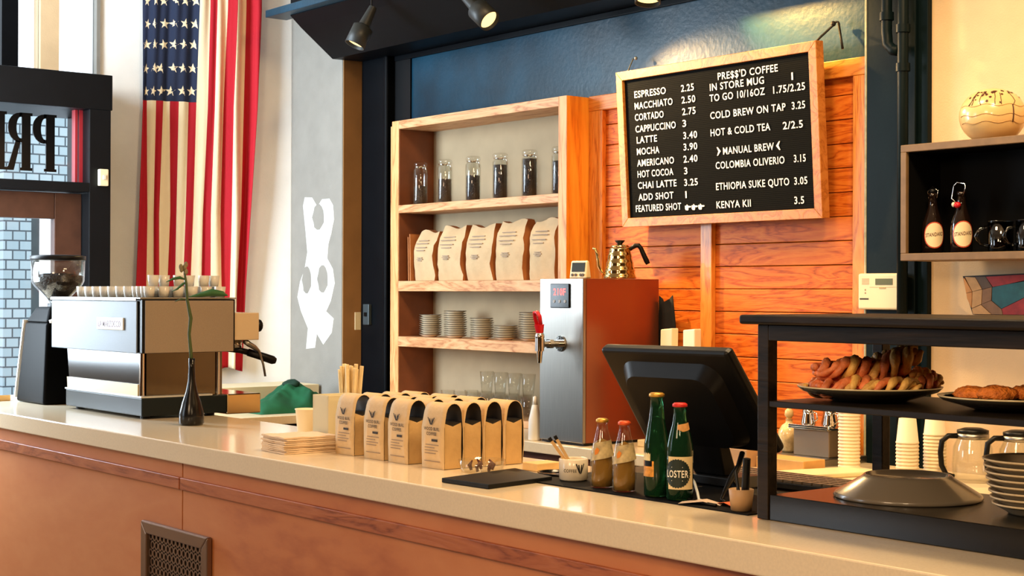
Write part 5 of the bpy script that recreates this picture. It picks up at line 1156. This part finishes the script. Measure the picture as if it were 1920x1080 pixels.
b = MB(); b.prism([ax(*p) for p in [(255, 285), (1900, 225), (1900, 995), (445, 995), (330, 640)]], lambda a, c, y: (a, y, c), 4.7997, 4.790); b.build('backing_board', mat('dark_backing', srgb(34, 26, 22), .7), ar)
# switch plates
sw = thing('door_switch', 'small cream switch box on the black door frame', 'switch', (-7.838, 3.425, 2.18)); MB().box(0, .03, -.026, .026, -.045, .045).build('case', M_plast, sw, bevel=.005); MB().box(.0305, .036, -.008, .008, -.012, .012).build('toggle', M_cer, sw, bevel=.002)
so2 = thing('wall_outlet', 'cream outlet plate on the warm-lit return beside the dark upright', 'outlet', (-7.3335, 4.728, 1.407)); MB().box(0, .006, -.02, .02, -.05, .05).build('plate', M_plast, so2, bevel=.002)
gb2 = thing('junction_box', 'dark grey junction box on the navy upright', 'junction box', (-7.255, 4.7515, 1.445)); MB().box(-.03, .03, -.02, 0, -.058, .058).build('case', mat('grey_metal_box', srgb(70, 80, 84), .4, .4), gb2, bevel=.003); MB().box(-.012, .012, -.026, -.0205, -.01, .012).build('toggle', M_blackp, gb2)

# ------------------------------------------------------------------ spot lamps on the ledge
Mlamp = mat('lamp_black', srgb(40, 42, 40), .45); Mglow = mat('lamp_reflector', srgb(255, 214, 120), .3, emit=(1, .66, .25, 1), estr=1.6)
def spot(label, base, aim, watt, ang, blend=.5, col=(1, .64, .28), drop=.10):
    t = thing('track_lamp', label, 'lamp', base, group='spot lamps under the soffit')
    a = Vector(aim).normalized(); j = Vector((0, 0, -drop))
    b = MB(); b.cyl((0, 0, 0), (0, 0, -.012), .03); b.cyl((0, 0, -.012), j, .004, n=8); b.build('stem', M_blackp, t)
    b = MB(); p0 = j-a*.02; p1 = j+a*.085; p2 = j+a*.190
    b.cyl(p0, p1, .020, .030, n=20); b.build('socket', Mlamp, t)
    R_ = .052; sh = MB(); sh.lathe([(.028, .0), (R_, .014), (R_, .115), (R_-.004, .115), (R_-.004, .018), (.0, .016), (0, .0)], tuple(p1), n=28, axis=a); hd = sh.build('shade', Mlamp, t)
    MB().lathe([(0, .055), (R_-.006, .095), (R_-.006, .098), (0, .062)], tuple(p1), n=24, axis=a).build('reflector', Mglow, hd)
    d = bpy.data.lights.new('spot_lamp', 'SPOT'); d.energy = watt; d.color = col; d.spot_size = math.radians(ang); d.spot_blend = blend; d.shadow_soft_size = .025
    o = bpy.data.objects.new('spot_lamp', d); COL.objects.link(o); o.parent = t; o.location = p1+a*.105; o.rotation_euler = a.to_track_quat('-Z', 'Y').to_euler()
LZ = 3.085
spot('left spot lamp under the soffit, aimed down at the bar', (-6.49, 4.26, LZ), (-.12, -.42, -.9), 40, 70)
spot('middle spot lamp under the soffit, aimed at the menu board', (-5.70, 4.26, LZ), (.72, .12, -.60), 190, 80, drop=.15)
spot('third spot lamp from the left, pointing straight down above the menu board', (-4.47, 4.26, LZ), (.10, -.15, -.95), 24, 100, .7, (1, .62, .24), drop=.165)
spot('spot lamp over the middle of the menu board, turned to the blue band', (-4.72, 4.26, LZ), (.50, .56, -.30), 330, 56, 1., (1, .58, .15), drop=.03)

tag(MB().hexa([(-7.02, 2.50, 1.0705), (-6.90, 2.50, 1.0705), (-6.90, 2.58, 1.0705), (-7.02, 2.58, 1.0705), (-7.02, 2.50, 1.080), (-6.90, 2.50, 1.097), (-6.90, 2.58, 1.097), (-7.02, 2.58, 1.080)]).build('wood_wedge', mat('wedge_wood', srgb(206, 160, 92), .5, noise=.1, nscale=20)), 'small tan wooden wedge on the counter left of the grinder', 'wedge')
